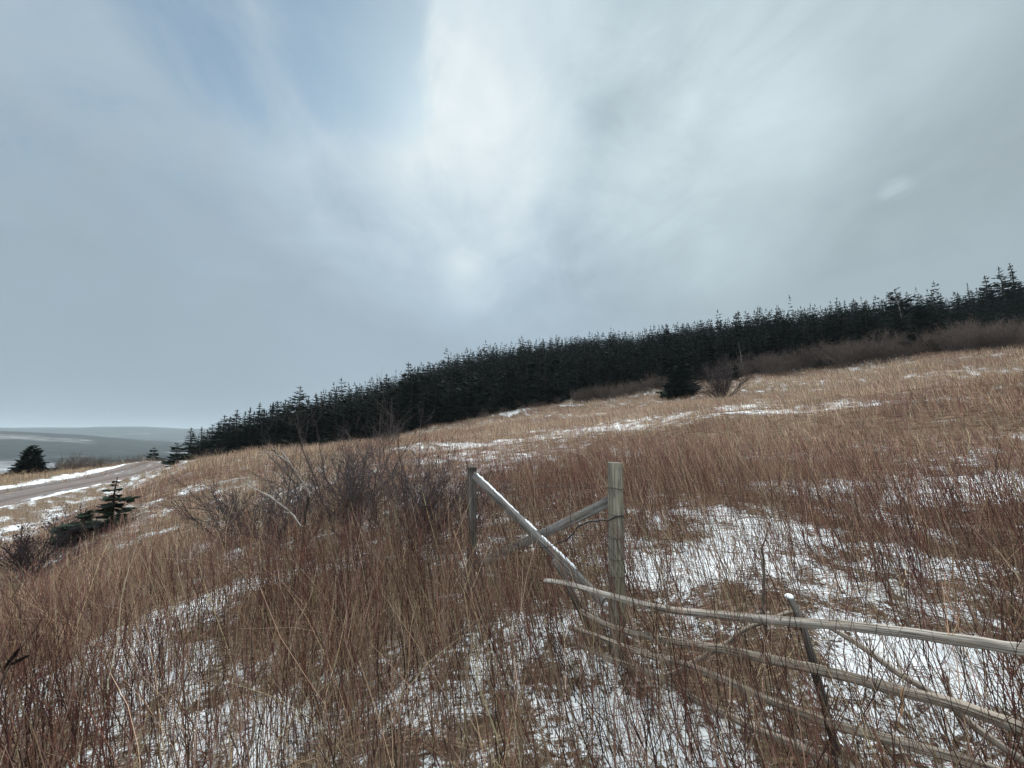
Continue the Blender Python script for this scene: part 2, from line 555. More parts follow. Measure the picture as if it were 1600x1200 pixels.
def ground_z(x, y):
    x, y = np.asarray(x, float), np.asarray(y, float)
    sh = x.shape
    x, y = x.ravel(), y.ravel()
    out = np.zeros(len(x))
    for s in range(0, len(x), 60000):
        xx, yy = x[s:s + 60000] / 20, y[s:s + 60000] / 20
        r2 = (xx[:, None] - _C[None, :, 0] / 20) ** 2 + (yy[:, None] - _C[None, :, 1] / 20) ** 2
        out[s:s + 60000] = (0.5 * r2 * np.log(r2 + 1e-12)) @ _W[:-3] + _W[-3] + _W[-2] * xx + _W[-1] * yy
    rr = np.hypot(x, y)
    out = out + (fbm(x, y, 0.16, 3, 5) - 0.5) * 0.9 * sstep(rr, 5, 18) + (fbm(x, y, 0.7, 3, 8) - 0.5) * 0.22 + (fbm(x, y, 3.2, 3, 9) - 0.5) * 0.10
    near = (x > -75) & (x < 0) & (y > -30) & (y < 72)
    if near.any():
        sd, rz = road_coord(x[near], y[near])
        k = 1 - sstep(np.abs(sd), 1.9, 4.2)
        out[near] = out[near] * (1 - k) + (rz - 0.06) * k
    return out.reshape(sh)


def gz(x, y):
    return float(ground_z(np.array([x]), np.array([y]))[0])


def hit(px, py):
    """where the line of sight through a photograph pixel meets the ground"""
    d = ray(px, py)
    ys = np.geomspace(1.2, 140, 500)
    x, z = d[0] / d[1] * ys, d[2] / d[1] * ys
    g = ground_z(x, ys)
    i = np.argmax(g >= z)
    if not (g >= z).any():
        i = len(ys) - 1
    return np.array([x[i], ys[i], g[i]])


# patches of snow (1) and of close weeds (-1): pixel, radii across / along the view in metres, amount
PATCH = [(940, 668, 4.5, 3.0, 0.5), (770, 692, 3.0, 1.2, 0.75), (790, 712, 3.0, 1.4, 0.35), (1250, 645, 3.2, 1.2, 0.75), (1190, 632, 1.5, 0.8, 0.8), (1540, 715, 4.0, 1.2, 0.5), (1440, 690, 2.5, 1.0, 0.3),
         (1420, 765, 2.0, 0.7, 0.6), (1285, 716, 0.8, 0.4, 0.9), (1230, 760, 1.4, 0.6, 0.5), (1130, 820, 1.3, 0.4, 0.4), (1250, 880, 1.6, 0.5, 0.65), (1050, 890, 1.0, 0.35, 0.55), (1480, 870, 1.5, 0.6, 0.45),
         (900, 800, 1.0, 0.5, 0.25), (700, 880, 0.7, 0.5, 0.35), (330, 935, 1.1, 0.35, 0.95), (160, 1020, 0.9, 0.4, 0.75), (60, 1100, 0.8, 0.4, 0.75), (200, 1130, 0.5, 0.3, 0.5), (480, 1140, 0.3, 0.2, 0.4), (720, 1080, 0.3, 0.2, 0.35), (280, 825, 0.9, 0.4, 0.6), (740, 1010, 0.6, 0.25, 0.6),
         (1000, 1130, 0.4, 0.25, 0.45), (350, 1150, 0.5, 0.3, 0.5), (1450, 1050, 0.6, 0.4, 0.6), (640, 790, 1.2, 0.7, 0.4), (800, 645, 2.2, 1.5, 0.6), (700, 760, 1.0, 0.8, 0.35),
         (1320, 715, 1.5, 0.7, -0.8), (1180, 735, 1.6, 0.7, -0.5), (1000, 735, 2.0, 1.2, -0.45), (1560, 860, 1.2, 0.6, -0.6), (1450, 920, 0.8, 0.5, -0.4), (560, 930, 0.8, 0.7, -0.6), (230, 850, 1.6, 1.0, -0.5),
         (480, 1010, 0.5, 0.5, -0.3), (1250, 690, 4, 1.2, -0.3), (700, 690, 4, 1.5, -0.4), (1150, 670, 3, 1.5, -0.25), (1400, 640, 9, 3.0, -0.25), (1000, 650, 4, 1, -.4), (650, 1000, 0.7, 0.5, -0.4)]
PATCH = [(hit(a, b), c, d, e) for a, b, c, d, e in PATCH]


def snow_field(x, y):
    x, y = np.asarray(x, float), np.asarray(y, float)
    rr = np.hypot(x, y)
    v = 0.44 + (fbm(x, y, 1.5, 4, 31) - 0.5) * 0.62 + (fbm(x, y, 5.2, 3, 35) - 0.5) * 0.75 + (fbm(x, y, 0.23, 3, 37) - 0.5) * 0.32 - 0.14 * sstep(rr, 3.2, 6.5) + 0.02 * sstep(-x, 0.2, 1.2) * (1 - sstep(rr, 3, 5)) - 0.03 * sstep(rr, 16, 36)
    for p, rx, ry, amt in PATCH:
        u = p[:2] / np.linalg.norm(p[:2])
        dx, dy = x - p[0], y - p[1]
        al, ac = dx * u[0] + dy * u[1], dx * u[1] - dy * u[0]
        w = (ac / rx) ** 2 + (al / ry) ** 2
        v = v + (0.46 + 0.22 * float(sstep(np.linalg.norm(p), 9, 15))) * amt * np.exp(-w * 0.8) * (0.55 + 0.9 * fbm(x, y, 1.6, 3, 43))
    m = (x > -75) & (x < 0) & (y < 72)
    if m.any():
        sd, _ = road_coord(x[m], y[m])
        k = sstep(sd, 1.5, 2.4) * (1 - sstep(sd + 4 * (fbm(x[m], y[m], 0.3, 3, 3) - 0.5), 5.8, 8.5))
        v[m] = v[m] + 0.13 * k
        e = np.exp(-((sd + 2.5) / 0.55) ** 2)
        v[m] = v[m] + 0.65 * e - 0.5 * sstep(-sd, 3.0, 4.0) * (1 - sstep(-sd, 9, 12)) + 0.6 * np.exp(-((sd + 9.6) / 0.8) ** 2) * (fbm(x[m], y[m], 0.15, 2, 3) > 0.5)
    return np.clip(v, 0, 1)


def make_ground():
    na, nr = 900, 330
    a = np.linspace(0, 2 * PI, na, endpoint=False)
    r = np.concatenate([[0.0], np.geomspace(0.35, 150, nr - 1)])
    A, Rr = np.meshgrid(a, r)
    x, y = Rr * np.sin(A), Rr * np.cos(A)
    z = ground_z(x, y)
    V = np.stack([x, y, z], -1).reshape(-1, 3)
    i = np.arange(na * nr).reshape(nr, na)
    lo, hi = i[:-1], i[1:]
    Q = np.stack([lo, np.roll(lo, -1, 1), np.roll(hi, -1, 1), hi], -1)[1:].reshape(-1, 4)[:, ::-1]
    T = np.stack([np.full(na, 0), i[1], np.roll(i[1], -1)], -1)[:, ::-1]
    me = raw_mesh('ground', V, Q, T, {'snow': snow_field(V[:, 0], V[:, 1])})
    o = link('ground', me, mat_ground())
    tag(o, 'sloping hillside ground of dead litter and thin patchy snow', 'ground', kind='structure')


def make_road():
    c = resample(ROAD, 300)
    tg = np.gradient(c[:, :2], axis=0)
    tg /= np.linalg.norm(tg, axis=1, keepdims=True)
    nrm = np.stack([tg[:, 1], -tg[:, 0]], -1)
    s = np.concatenate([[0], np.cumsum(np.linalg.norm(np.diff(c, axis=0), axis=1))])
    off = np.linspace(-2.05, 2.05, 15)
    V, L = [], []
    for k, o in enumerate(off):
        w = o + 0.14 * (vnoise(s * 0.9, s * 0 + k, 3) - 0.5)
        z = c[:, 2] + 0.04 - 0.05 * (abs(o) / 2) ** 2 - 0.035 * (np.abs(np.abs(o) - 0.85) < 0.35) + 0.02 * (vnoise(s * 1.5, s * 0 + k * 3.1, 5) - 0.5) - (0.12 if k in (0, 14) else 0)
        V.append(np.stack([c[:, 0] + nrm[:, 0] * w, c[:, 1] + nrm[:, 1] * w, z], -1))
        L.append(np.stack([np.full(len(s), o), s, 0 * s], -1))
    V, L = np.array(V), np.array(L)
    i = np.arange(V.shape[0] * V.shape[1]).reshape(V.shape[:2])
    Q = np.stack([i[:-1, :-1], i[1:, :-1], i[1:, 1:], i[:-1, 1:]], -1).reshape(-1, 4)
    o = link('road', raw_mesh('road', V.reshape(-1, 3), Q, None, {'lane': L.reshape(-1, 3)}), mat_road())
    tag(o, 'reddish gravel road with streaks of snow running over the rise', 'road', kind='structure')


def make_far():
    az = R(1) * np.linspace(-120, 75, 500)
    r = np.geomspace(110, 7000, 260)
    A, Rr = np.meshgrid(az, r)
    x, y = Rr * np.sin(A), Rr * np.cos(A)
    base = -14 - 18 * sstep(Rr, 110, 620)
    base = base - 22 * sstep(np.degrees(A), -40, 10) * (1 - sstep(Rr, 150, 500))
    deg = np.degrees(A)
    hm = np.interp(deg, [-120, -75, -62, -53, -48, -44, -40, -34, -20, 75], [20, 35, 26, 15, 5, -10, -20, -28, -31, -31])
    z = base + (hm - base) * np.exp(-((Rr - 1650) / 520) ** 2) * sstep(Rr, 300, 900)
    hm2 = np.interp(deg, [-120, -70, -53, -40, -30, 75], [-24, -25, -26.5, -27.5, -26, -26])
    z = np.maximum(z, base + (hm2 - base) * np.exp(-((Rr - 760) / 130) ** 2))
    hf = np.interp(deg, [-120, -60, -53, -47, -44, -40, -36, -30, 75], [66, 54, 50, 62, 66, 56, 62, 60, 62])
    z = np.maximum(z, base + (hf - base) * np.exp(-((Rr - 3700) / 1000) ** 2))
    z = z + (fbm(x, y, 0.0022, 5, 51) - 0.5) * (12 + 20 * sstep(Rr, 2200, 3400)) * sstep(Rr, 1000, 1900) + (fbm(x, y, 0.02, 4, 53) - 0.5) * 2.0 * sstep(Rr, 200, 600)
    i = np.arange(x.size).reshape(x.shape)
    Q = np.stack([i[:-1, :-1], i[:-1, 1:], i[1:, 1:], i[1:, :-1]], -1).reshape(-1, 4)[:, ::-1]
    V = np.stack([x, y, z], -1).reshape(-1, 3)
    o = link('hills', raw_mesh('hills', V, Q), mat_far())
    tag(o, 'low wooded hills fading into haze across the valley', 'hills', kind='structure')


make_ground()
make_road()
make_far()


# ------------------------------------------------------------------ weeds and grass
def tones(n, base, var=0.25, hue=0.08):
    b = np.asarray(base, float)
    v = np.exp(RNG.normal(0, var, (n, 1))) * np.exp(RNG.normal(0, hue, (n, 3)))
    return np.clip(b * v, 0.004, 0.9)


RED = (0.13, 0.062, 0.049)
BROWN = (0.225, 0.148, 0.108)
DARK = (0.052, 0.030, 0.027)
TAN = (0.38, 0.29, 0.195)
STRAW = (0.29, 0.21, 0.145)


def sample_disc(r0, r1, per_m2, half=67):
    """random points in the view fan, from r0 to r1 metres away"""
    a0 = R(half)
    area = a0 * (r1 * r1 - r0 * r0)
    n = int(area * per_m2)
    r = np.sqrt(RNG.uniform(r0 * r0, r1 * r1, n))
    a = RNG.uniform(-a0, a0, n)
    return r * np.sin(a), r * np.cos(a)


def clumpy(x, y):
    """0..1: how thick the weeds stand"""
    s = snow_field(x, y)
    return np.clip(1.15 - 1.05 * s + (fbm(x, y, 1.9, 3, 71) - 0.5) * 0.8, 0.0, 1.0)


EDGE_PX = [(290, 43), (350, 46), (420, 46), (560, 46), (660, 49), (740, 51.5), (830, 53), (900, 53), (1000, 52), (1080, 50), (1140, 46), (1200, 44), (1300, 42), (1400, 39.5), (1500, 38), (1600, 36), (1900, 31)]


def edge_depth(x, y):
    """depth of the wood's edge along the same line of sight"""
    u = x / np.maximum(y, 0.5)
    us = [(p - 800) / F_PX for p, _ in EDGE_PX]
    return np.interp(u, us, [d for _, d in EDGE_PX])


def field_mask(x, y):
    """where weeds may stand at all"""
    m = (y < edge_depth(x, y) + 1.5) & (y > -1)
    w = np.ones(len(x))
    k = (x < 0)
    if k.any():
        sd, _ = road_coord(x[k], y[k])
        ww = np.where(np.abs(sd) < 2.3, 0.0, 1.0)
        dit = (sd >= 2.3) & (sd < 7.5 + 4 * (fbm(x[k], y[k], 0.3, 3, 3) - 0.5))
        ww = np.where(dit, 0.36, ww)
        w[k] = ww
    tan_side = np.zeros(len(x), bool)
    if k.any():
        tan_side[k] = sd < 0
    return m, w, tan_side


def stem_shape(x, y, z, h, k, wind=0.16, sway=0.11, curve=0.12):
    n = len(x)
    t = np.linspace(0, 1, k)[None, :, None]
    lean = np.stack([RNG.normal(-wind, sway, n) * (0.35 + 0.9 * sstep(x / np.maximum(y, 1), -0.55, 0.35)), RNG.normal(-0.03, sway, n), np.ones(n)], -1)
    lean /= np.linalg.norm(lean, axis=1, keepdims=True)
    bend = np.stack([RNG.normal(-0.03, curve, n), RNG.normal(0, curve, n), 0 * x], -1)
    wob = RNG.normal(0, 0.012, (n, k, 3))
    wob[:, 0] = 0
    P = np.stack([x, y, z], -1)[:, None] + lean[:, None] * t * h[:, None, None] + bend[:, None] * (t ** 2) * h[:, None, None] + wob * h[:, None, None]
    return P


def pick_tones(n, w):
    """mix of the stem colours by weight"""
    pal = np.array([RED, BROWN, DARK, TAN, STRAW])
    w = np.asarray(w, float)
    idx = RNG.choice(5, n, p=w / w.sum())
    v = np.exp(RNG.normal(0, 0.28, (n, 1))) * np.exp(RNG.normal(0, 0.07, (n, 3)))
    return np.clip(pal[idx] * v, 0.004, 0.8)


class Bag:
    def __init__(s):
        s.V, s.Q, s.C, s.n = [], [], [], 0

    def add(s, V, Q, C):
        s.V.append(V.astype(np.float32))
        s.Q.append(Q.astype(np.int64) + s.n)
        s.C.append(C.astype(np.float32))
        s.n += len(V)

    def build(s, name, mat, parent=None, T=None):
        V, Q, C = np.concatenate(s.V), np.concatenate(s.Q), np.concatenate(s.C)
        return link(name, raw_mesh(name, V, Q, None, {'tone': C}), mat, parent)


def add_stems(bag, P, rad, col, sides=3):
    V, Q, T, who, W = tubes(P, rad, sides)
    bag.add(V, Q, col[who])


THIN = [((640, 860), 1.3, 1.2), ((560, 850), 1.3, 1.2), ((460, 860), 1.2, 1.0), ((845, 870), 0.9, 0.9), ((735, 940), 0.35, 0.6), ((1290, 1110), 0.5, 0.45), ((1050, 1020), 0.45, 0.4), ((1480, 1100), 0.4, 0.4), ((1150, 1100), 0.5, 0.35), ((1420, 1150), 0.45, 0.35)]
THIN = [(hit(*p), a, b) for p, a, b in THIN]


def thin(x, y):
    """fewer weeds under the bushes and round the crossed boards"""
    k = np.ones(len(x))
    for p, a, b in THIN:
        k = k * (1 - 0.7 * np.exp(-((x - p[0]) / a) ** 2 - ((y - p[1] - 0.3) / b) ** 2))
    return k


def weeds():
    bag = Bag()
    bands = [(0.3, 1.25, 150, 5, 1.0, False), (1.25, 4.5, 270, 6, 1.0, True), (4.5, 8, 230, 5, 1.0, True), (8, 13, 165, 5, 1.05, True), (13, 20, 100, 4, 1.25, False), (20, 32, 66, 3, 1.6, False), (32, 62, 40, 3, 2.2, False)]
    for r0, r1, dens, k, wide, branchy in bands:
        x, y = sample_disc(r0, r1, dens)
        m, w, tan_side = field_mask(x, y)
        c = clumpy(x, y)
        keep = m & (RNG.random(len(x)) < w * thin(x, y) * (0.34 - 0.12 * sstep(np.hypot(x, y), 7, 12) + 0.70 * c))
        x, y, c, ts, wk = x[keep], y[keep], c[keep], tan_side[keep], w[keep]
        z = ground_z(x, y) - 0.02
        n = len(x)
        big = fbm(x, y, 0.35, 3, 91)
        h = (0.50 + 0.5 * big) * RNG.uniform(0.55, 1.25, n) * (0.75 + 0.35 * c)
        rr = np.hypot(x, y)
        h = np.where(rr < 1.25, np.minimum(h * 0.6, 0.5), np.where(rr < 2.4, h * 0.85, h)) * (1 - 0.5 * sstep(rr, 3.5, 13))
        h = np.where(ts, h * 0.62, np.where(wk < 0.5, h * 0.45, h))
        P = stem_shape(x, y, z, h, k)
        base = RNG.uniform(0.0017, 0.0040, n) * wide
        rad = base[:, None] * np.linspace(1, 0.45, k)[None]
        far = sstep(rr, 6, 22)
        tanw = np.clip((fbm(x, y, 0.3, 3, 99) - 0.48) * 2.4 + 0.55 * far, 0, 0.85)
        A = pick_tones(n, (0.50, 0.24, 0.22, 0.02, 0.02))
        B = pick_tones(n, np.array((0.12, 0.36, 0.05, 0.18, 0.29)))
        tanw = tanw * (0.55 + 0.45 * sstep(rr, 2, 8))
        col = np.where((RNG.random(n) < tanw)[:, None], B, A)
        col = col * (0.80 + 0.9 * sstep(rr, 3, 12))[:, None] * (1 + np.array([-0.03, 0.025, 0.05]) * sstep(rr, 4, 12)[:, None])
        col = np.where(ts[:, None], pick_tones(n, (0, 0.05, 0, 0.7, 0.25)) * 1.2, col)
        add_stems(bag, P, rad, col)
        if branchy:
            nb = 3 if r1 < 5 else 2
            for b in range(nb):
                sel = RNG.random(n) < 0.62
                p = P[sel]
                f = RNG.uniform(0.45, 0.97, len(p))
                fi = f * (k - 1)
                i0 = np.minimum(fi.astype(int), k - 2)
                fr = (fi - i0)[:, None]
                o = p[np.arange(len(p)), i0] * (1 - fr) + p[np.arange(len(p)), i0 + 1] * fr
                L = RNG.uniform(0.05, 0.22, len(p)) * h[sel] * 1.2
                a = RNG.uniform(0, 2 * PI, len(p))
                dr = np.stack([np.cos(a) * 0.5, np.sin(a) * 0.5, np.ones(len(p)) * 0.9], -1)
                t = np.linspace(0, 1, 3)[None, :, None]
                br = o[:, None] + dr[:, None] * t * L[:, None, None] + np.array([0, 0, 0.25])[None, None] * (t ** 2) * L[:, None, None]
                add_stems(bag, br, (base[sel] * 0.55)[:, None] * np.array([[1, .8, .5]]), col[sel] * 0.95)
    o = bag.build('dry_weeds', M_WEED)
    tag(o, 'reddish brown dead weed stalks standing thickly over the hillside', 'weeds', kind='stuff')


def grass():
    bag = Bag()
    # standing and drooping blades in tufts
    for r0, r1, tufts, per, wide in [(1.4, 5, 3.4, 30, 1.0), (5, 12, 2.6, 24, 1.4), (12, 30, 1.4, 14, 2.6), (30, 60, 0.7, 9, 4.2)]:
        tx, ty = sample_disc(r0, r1, tufts)
        m, w, ts = field_mask(tx, ty)
        g = sstep(fbm(tx, ty, 0.42, 3, 121), 0.36, 0.62)
        keep = m & (RNG.random(len(tx)) < np.where(ts, 1.0, w * g))
        tx, ty, ts = tx[keep], ty[keep], ts[keep]
        x = np.repeat(tx, per) + RNG.normal(0, 0.09, len(tx) * per)
        y = np.repeat(ty, per) + RNG.normal(0, 0.09, len(tx) * per)
        n = len(x)
        z = ground_z(x, y) - 0.01
        k = 5 if r1 < 13 else 3
        h = RNG.uniform(0.25, 0.95 if r1 < 6 else 0.8, n) * np.repeat(RNG.uniform(0.6, 1.2, len(tx)), per)
        t = np.linspace(0, 1, k)[None, :, None]
        a = RNG.uniform(0, 2 * PI, n)
        lean = np.stack([np.cos(a) * 0.28 - 0.15, np.sin(a) * 0.28, np.ones(n)], -1)
        droop = RNG.uniform(0.05, 0.75, n)
        bend = np.stack([np.cos(a) * droop - 0.12, np.sin(a) * droop, -droop * 0.75], -1)
        P = np.stack([x, y, z], -1)[:, None] + lean[:, None] * t * h[:, None, None] + bend[:, None] * t ** 2 * h[:, None, None]
        base = RNG.uniform(0.0011, 0.0022, n) * wide
        col = pick_tones(n, (0.04, 0.34, 0.04, 0.26, 0.32))
        add_stems(bag, P, base[:, None] * np.linspace(1, 0.35, k)[None], col)
    # single pale straws that lean out of the weeds
    x, y = sample_disc(1.6, 7, 2.2)
    m, w, ts = field_mask(x, y)
    keep = m & (w > 0.5)
    x, y = x[keep], y[keep]
    n = len(x)
    z = ground_z(x, y)
    h = RNG.uniform(0.6, 1.25, n)
    a = RNG.uniform(0, 2 * PI, n)
    t = np.linspace(0, 1, 6)[None, :, None]
    sl = RNG.uniform(0.05, 0.8, n)
    P = np.stack([x, y, z], -1)[:, None] + np.stack([np.cos(a) * sl, np.sin(a) * sl, np.ones(n)], -1)[:, None] * t * h[:, None, None] + RNG.normal(0, 0.012, (n, 6, 3))
    add_stems(bag, P, np.full((n, 1), 0.0019) * np.linspace(1, 0.5, 6)[None], pick_tones(n, (0, 0, 0, 0.8, 0.2)) * 1.25)
    o = bag.build('dead_grass', M_WEED)
    tag(o, 'tan dead grass blades drooping in tufts among the weeds', 'grass', kind='stuff')


def litter():
    """matted blades and broken stalks lying on the snow"""
    bag = Bag()
    for r0, r1, dens, wide in [(1.3, 4.5, 380, 0.9), (4.5, 10, 260, 1.2), (10, 22, 80, 2.0)]:
        x, y = sample_disc(r0, r1, dens)
        m, w, ts = field_mask(x, y)
        c = clumpy(x, y)
        keep = m & (RNG.random(len(x)) < (0.35 + 0.65 * c) * np.maximum(w, 0.2))
        x, y = x[keep], y[keep]
        n = len(x)
        L = RNG.uniform(0.08, 0.62, n) ** 1.2
        a = RNG.uniform(0, PI, n)
        t = np.linspace(-0.5, 0.5, 4)[None]
        cv = RNG.normal(0, 0.8, n)[:, None]
        px = x[:, None] + np.cos(a)[:, None] * t * L[:, None] - np.sin(a)[:, None] * cv * t * t * L[:, None]
        py = y[:, None] + np.sin(a)[:, None] * t * L[:, None] + np.cos(a)[:, None] * cv * t * t * L[:, None]
        pz = ground_z(px, py) + RNG.uniform(0.003, 0.05, n)[:, None] + RNG.normal(0, 0.15, n)[:, None] * t * L[:, None] * 0.6 + 0.004
        base = RNG.uniform(0.0011, 0.0026, n) * wide
        add_stems(bag, np.stack([px, py, pz], -1), base[:, None] * np.array([[.6, 1, 1, .5]]), pick_tones(n, (0.22, 0.30, 0.18, 0.14, 0.16)))
    # curled dead leaves
    o = bag.build('grass_litter', M_WEED)
    tag(o, 'broken stalks and flattened blades lying over the snow', 'litter', kind='stuff')


weeds()
grass()
litter()


# ------------------------------------------------------------------ trees
def spruce_mesh(seed, H, Rb, layers, per, spray, bare=0.0, skew=0.0, dens=1.0, top_thin=0.0, col=(0.012, 0.019, 0.0155), rag=0.3):
    """needle crown of a spruce: whorled boughs of flat sprays. Returns a mesh"""
    g = np.random.default_rng(seed)
    V, T, C = [], [], []
    nv = 0
    for i in range(layers):
        t = (i + g.uniform(-0.3, 0.3)) / layers
        t = min(max(t, 0.0), 0.985)
        z0 = H * (0.04 + bare + (0.96 - bare) * t)
        prof = (1 - t) ** (0.78 + top_thin) * (0.80 + 0.2 * math.sin(t * 5 + seed)) + 0.02
        if t < 0.12:
            prof *= 0.8 + t * 1.6
        cnt = max(3, int(per * (0.55 + 0.5 * (1 - t))))
        a0 = g.uniform(0, 2 * PI)
        for j in range(cnt):
            if g.random() > dens:
                continue
            a = a0 + 2 * PI * j / cnt + g.normal(0, 0.22)
            L = Rb * prof * max(0.25, g.normal(1.0, rag)) * (1 + skew * math.cos(a))
            up = 0.24 * (t - 0.3) + g.normal(0, 0.10)
            da = np.array([math.cos(a), math.sin(a), 0])
            side = np.array([-da[1], da[0], 0])
            p0 = np.array([0, 0, z0 + g.normal(0, 0.02 * H / 5)])
            ns = spray
            tone = np.array(col) * math.exp(g.normal(0, 0.28)) * np.exp(g.normal(0, 0.06, 3))
            for q in range(ns):
                s = (q + 0.6) / ns
                droop = -0.22 * s * (1 - t) + 0.16 * s * s
                o = p0 + da * L * s * 0.92 + np.array([0, 0, L * (up * s + droop)])
                wl = L * (0.52 * (1 - s) + 0.16) * g.uniform(0.7, 1.2) + 0.03
                for sd in (-1, 1):
                    tip = o + (da * 0.62 + side * sd * 0.85) * wl + np.array([0, 0, g.normal(-0.06, 0.12) * wl])
                    wd = wl * 0.44 + 0.02
                    mid = (o + tip) * 0.5
                    pv = np.array([g.normal(0, 0.25), g.normal(0, 0.25), 1]) * wd * 0.45
                    al = (da * 0.85 - side * sd * 0.5) * wd * 0.6
                    V += [o - da * 0.02 * L, mid + al + pv * 0.3, tip, mid - al - pv]
                    T += [(nv, nv + 1, nv + 2), (nv, nv + 2, nv + 3)]
                    C += [tone * g.uniform(0.75, 1.25)] * 4
                    nv += 4
            tip = p0 + da * L * 1.08 + np.array([0, 0, L * (up + 0.0)])
            b = p0 + da * L * 0.55 + np.array([0, 0, L * (up * .55 - 0.1 * (1 - t))])
            wv = side * L * 0.08
            V += [b - wv, tip, b + wv, b + np.array([0, 0, -0.07 * L])]
            T += [(nv, nv + 1, nv + 2), (nv, nv + 3, nv + 1)]
            C += [tone] * 4
            nv += 4
    # leader
    for j in range(7):
        a = g.uniform(0, 2 * PI)
        zz = H * (0.90 + 0.012 * j)
        e = np.array([math.cos(a) * 0.5, math.sin(a) * 0.5, 0.8]) * 0.03 * H * (1 - j * .1)
        w_ = np.array([-math.sin(a), math.cos(a), 0]) * 0.009 * H
        V += [np.array([0, 0, zz]) - w_, np.array([0, 0, zz]) + w_, np.array([0, 0, zz]) + e]
        T += [(nv, nv + 1, nv + 2)]
        C += [np.array(col)] * 3
        nv += 3
    V += [np.array([0.006 * H, 0, 0.9 * H]), np.array([-0.006 * H, 0.004 * H, 0.9 * H]), np.array([0, 0, 1.0 * H])]
    T += [(nv, nv + 1, nv + 2)]
    C += [np.array(col)] * 3
    return np.array(V), np.array(T), np.array(C)


def trunk_mesh(H, r, seed=0):
    g = np.random.default_rng(seed)
    k = 8
    t = np.linspace(0, 1, k)
    P = np.stack([g.normal(0, 0.006 * H, k), g.normal(0, 0.006 * H, k), -0.25 + t * (H * 0.985 + 0.25)], -1)[None]
    P[0, 0, :2] = 0
    V, Q, T, who, W = tubes(P, (r * (1 - t) ** 0.8 + 0.006)[None], 7)
    return raw_mesh('trunk', V, Q, T, {'grain': W})


def crown_mesh(*a, **k):
    V, T, C = spruce_mesh(*a, **k)
    return raw_mesh('crown', V, None, T, {'tone': C}, smooth=False)


# a handful of forms, 5 m tall, that the wood is made of
FORMS = []
for s_, (H_, Rb_, ly_, pr_, sp_, kw) in enumerate([
        (5.0, 1.35, 20, 9, 3, dict(rag=0.26)), (5.0, 1.15, 20, 8, 3, dict(rag=0.35, top_thin=0.15)), (5.0, 1.5, 19, 9, 3, dict(rag=0.25)), (5.0, 1.0, 22, 8, 3, dict(rag=0.34, top_thin=0.25)),
        (5.0, 1.3, 18, 8, 3, dict(rag=0.36, skew=0.25)), (5.0, 1.2, 20, 8, 3, dict(rag=0.4, dens=0.9)), (5.0, 1.45, 17, 8, 3, dict(rag=0.3, skew=-0.2)), (5.0, 1.1, 21, 8, 3, dict(rag=0.33, top_thin=0.35))]):
    fc = (0.72, 1.2, 0.9, 1.45, 1.0, 0.8, 1.15, 1.3)[s_]
    fcol = (0.0125 * fc * (1.15 if s_ % 3 == 1 else 1.0), 0.0195 * fc, 0.0155 * fc)
    FORMS.append((crown_mesh(100 + s_, H_, Rb_, ly_, pr_, sp_, col=fcol, **kw), trunk_mesh(5.0, 0.085, s_)))
LOWS = [spruce_mesh(300 + s_, 5.0, r_, 14, 7, 2, rag=0.3, top_thin=tt) for s_, (r_, tt) in enumerate([(1.3, 0.0), (1.1, 0.2), (1.45, 0.0), (1.0, 0.3), (1.25, 0.1)])]


def spruce(form, x, y, h, width, label, group=None, rot=None, cat='spruce tree', name='spruce_tree', lean=(0, 0), trunk=True, z=None):
    root = empty(name, (x, y, (gz(x, y) if z is None else z) - 0.05))
    root.rotation_euler = (lean[0], lean[1], RNG.uniform(0, 2 * PI) if rot is None else rot)
    s = h / 5.0
    root.scale = (s * width, s * width, s)
    c = link('crown', form[0], M_NEEDLE, root)
    if trunk:
        link('trunk', form[1], M_BARK, root)
    tag(root, label, cat, group)
    return root


def wood_label(x, y, e):
    u, back = x / y, y - e
    end = 'at the low left end of the wood' if u < -0.55 else 'in the left half of the wood' if u < 0 else 'in the middle of the wood' if u < 0.62 else 'at the high right end of the wood'
    return ('dark spruce in the front row ' if back < 2.5 else 'dark spruce just behind the front row ' if back < 6 else 'dark spruce standing deep among the others ') + end


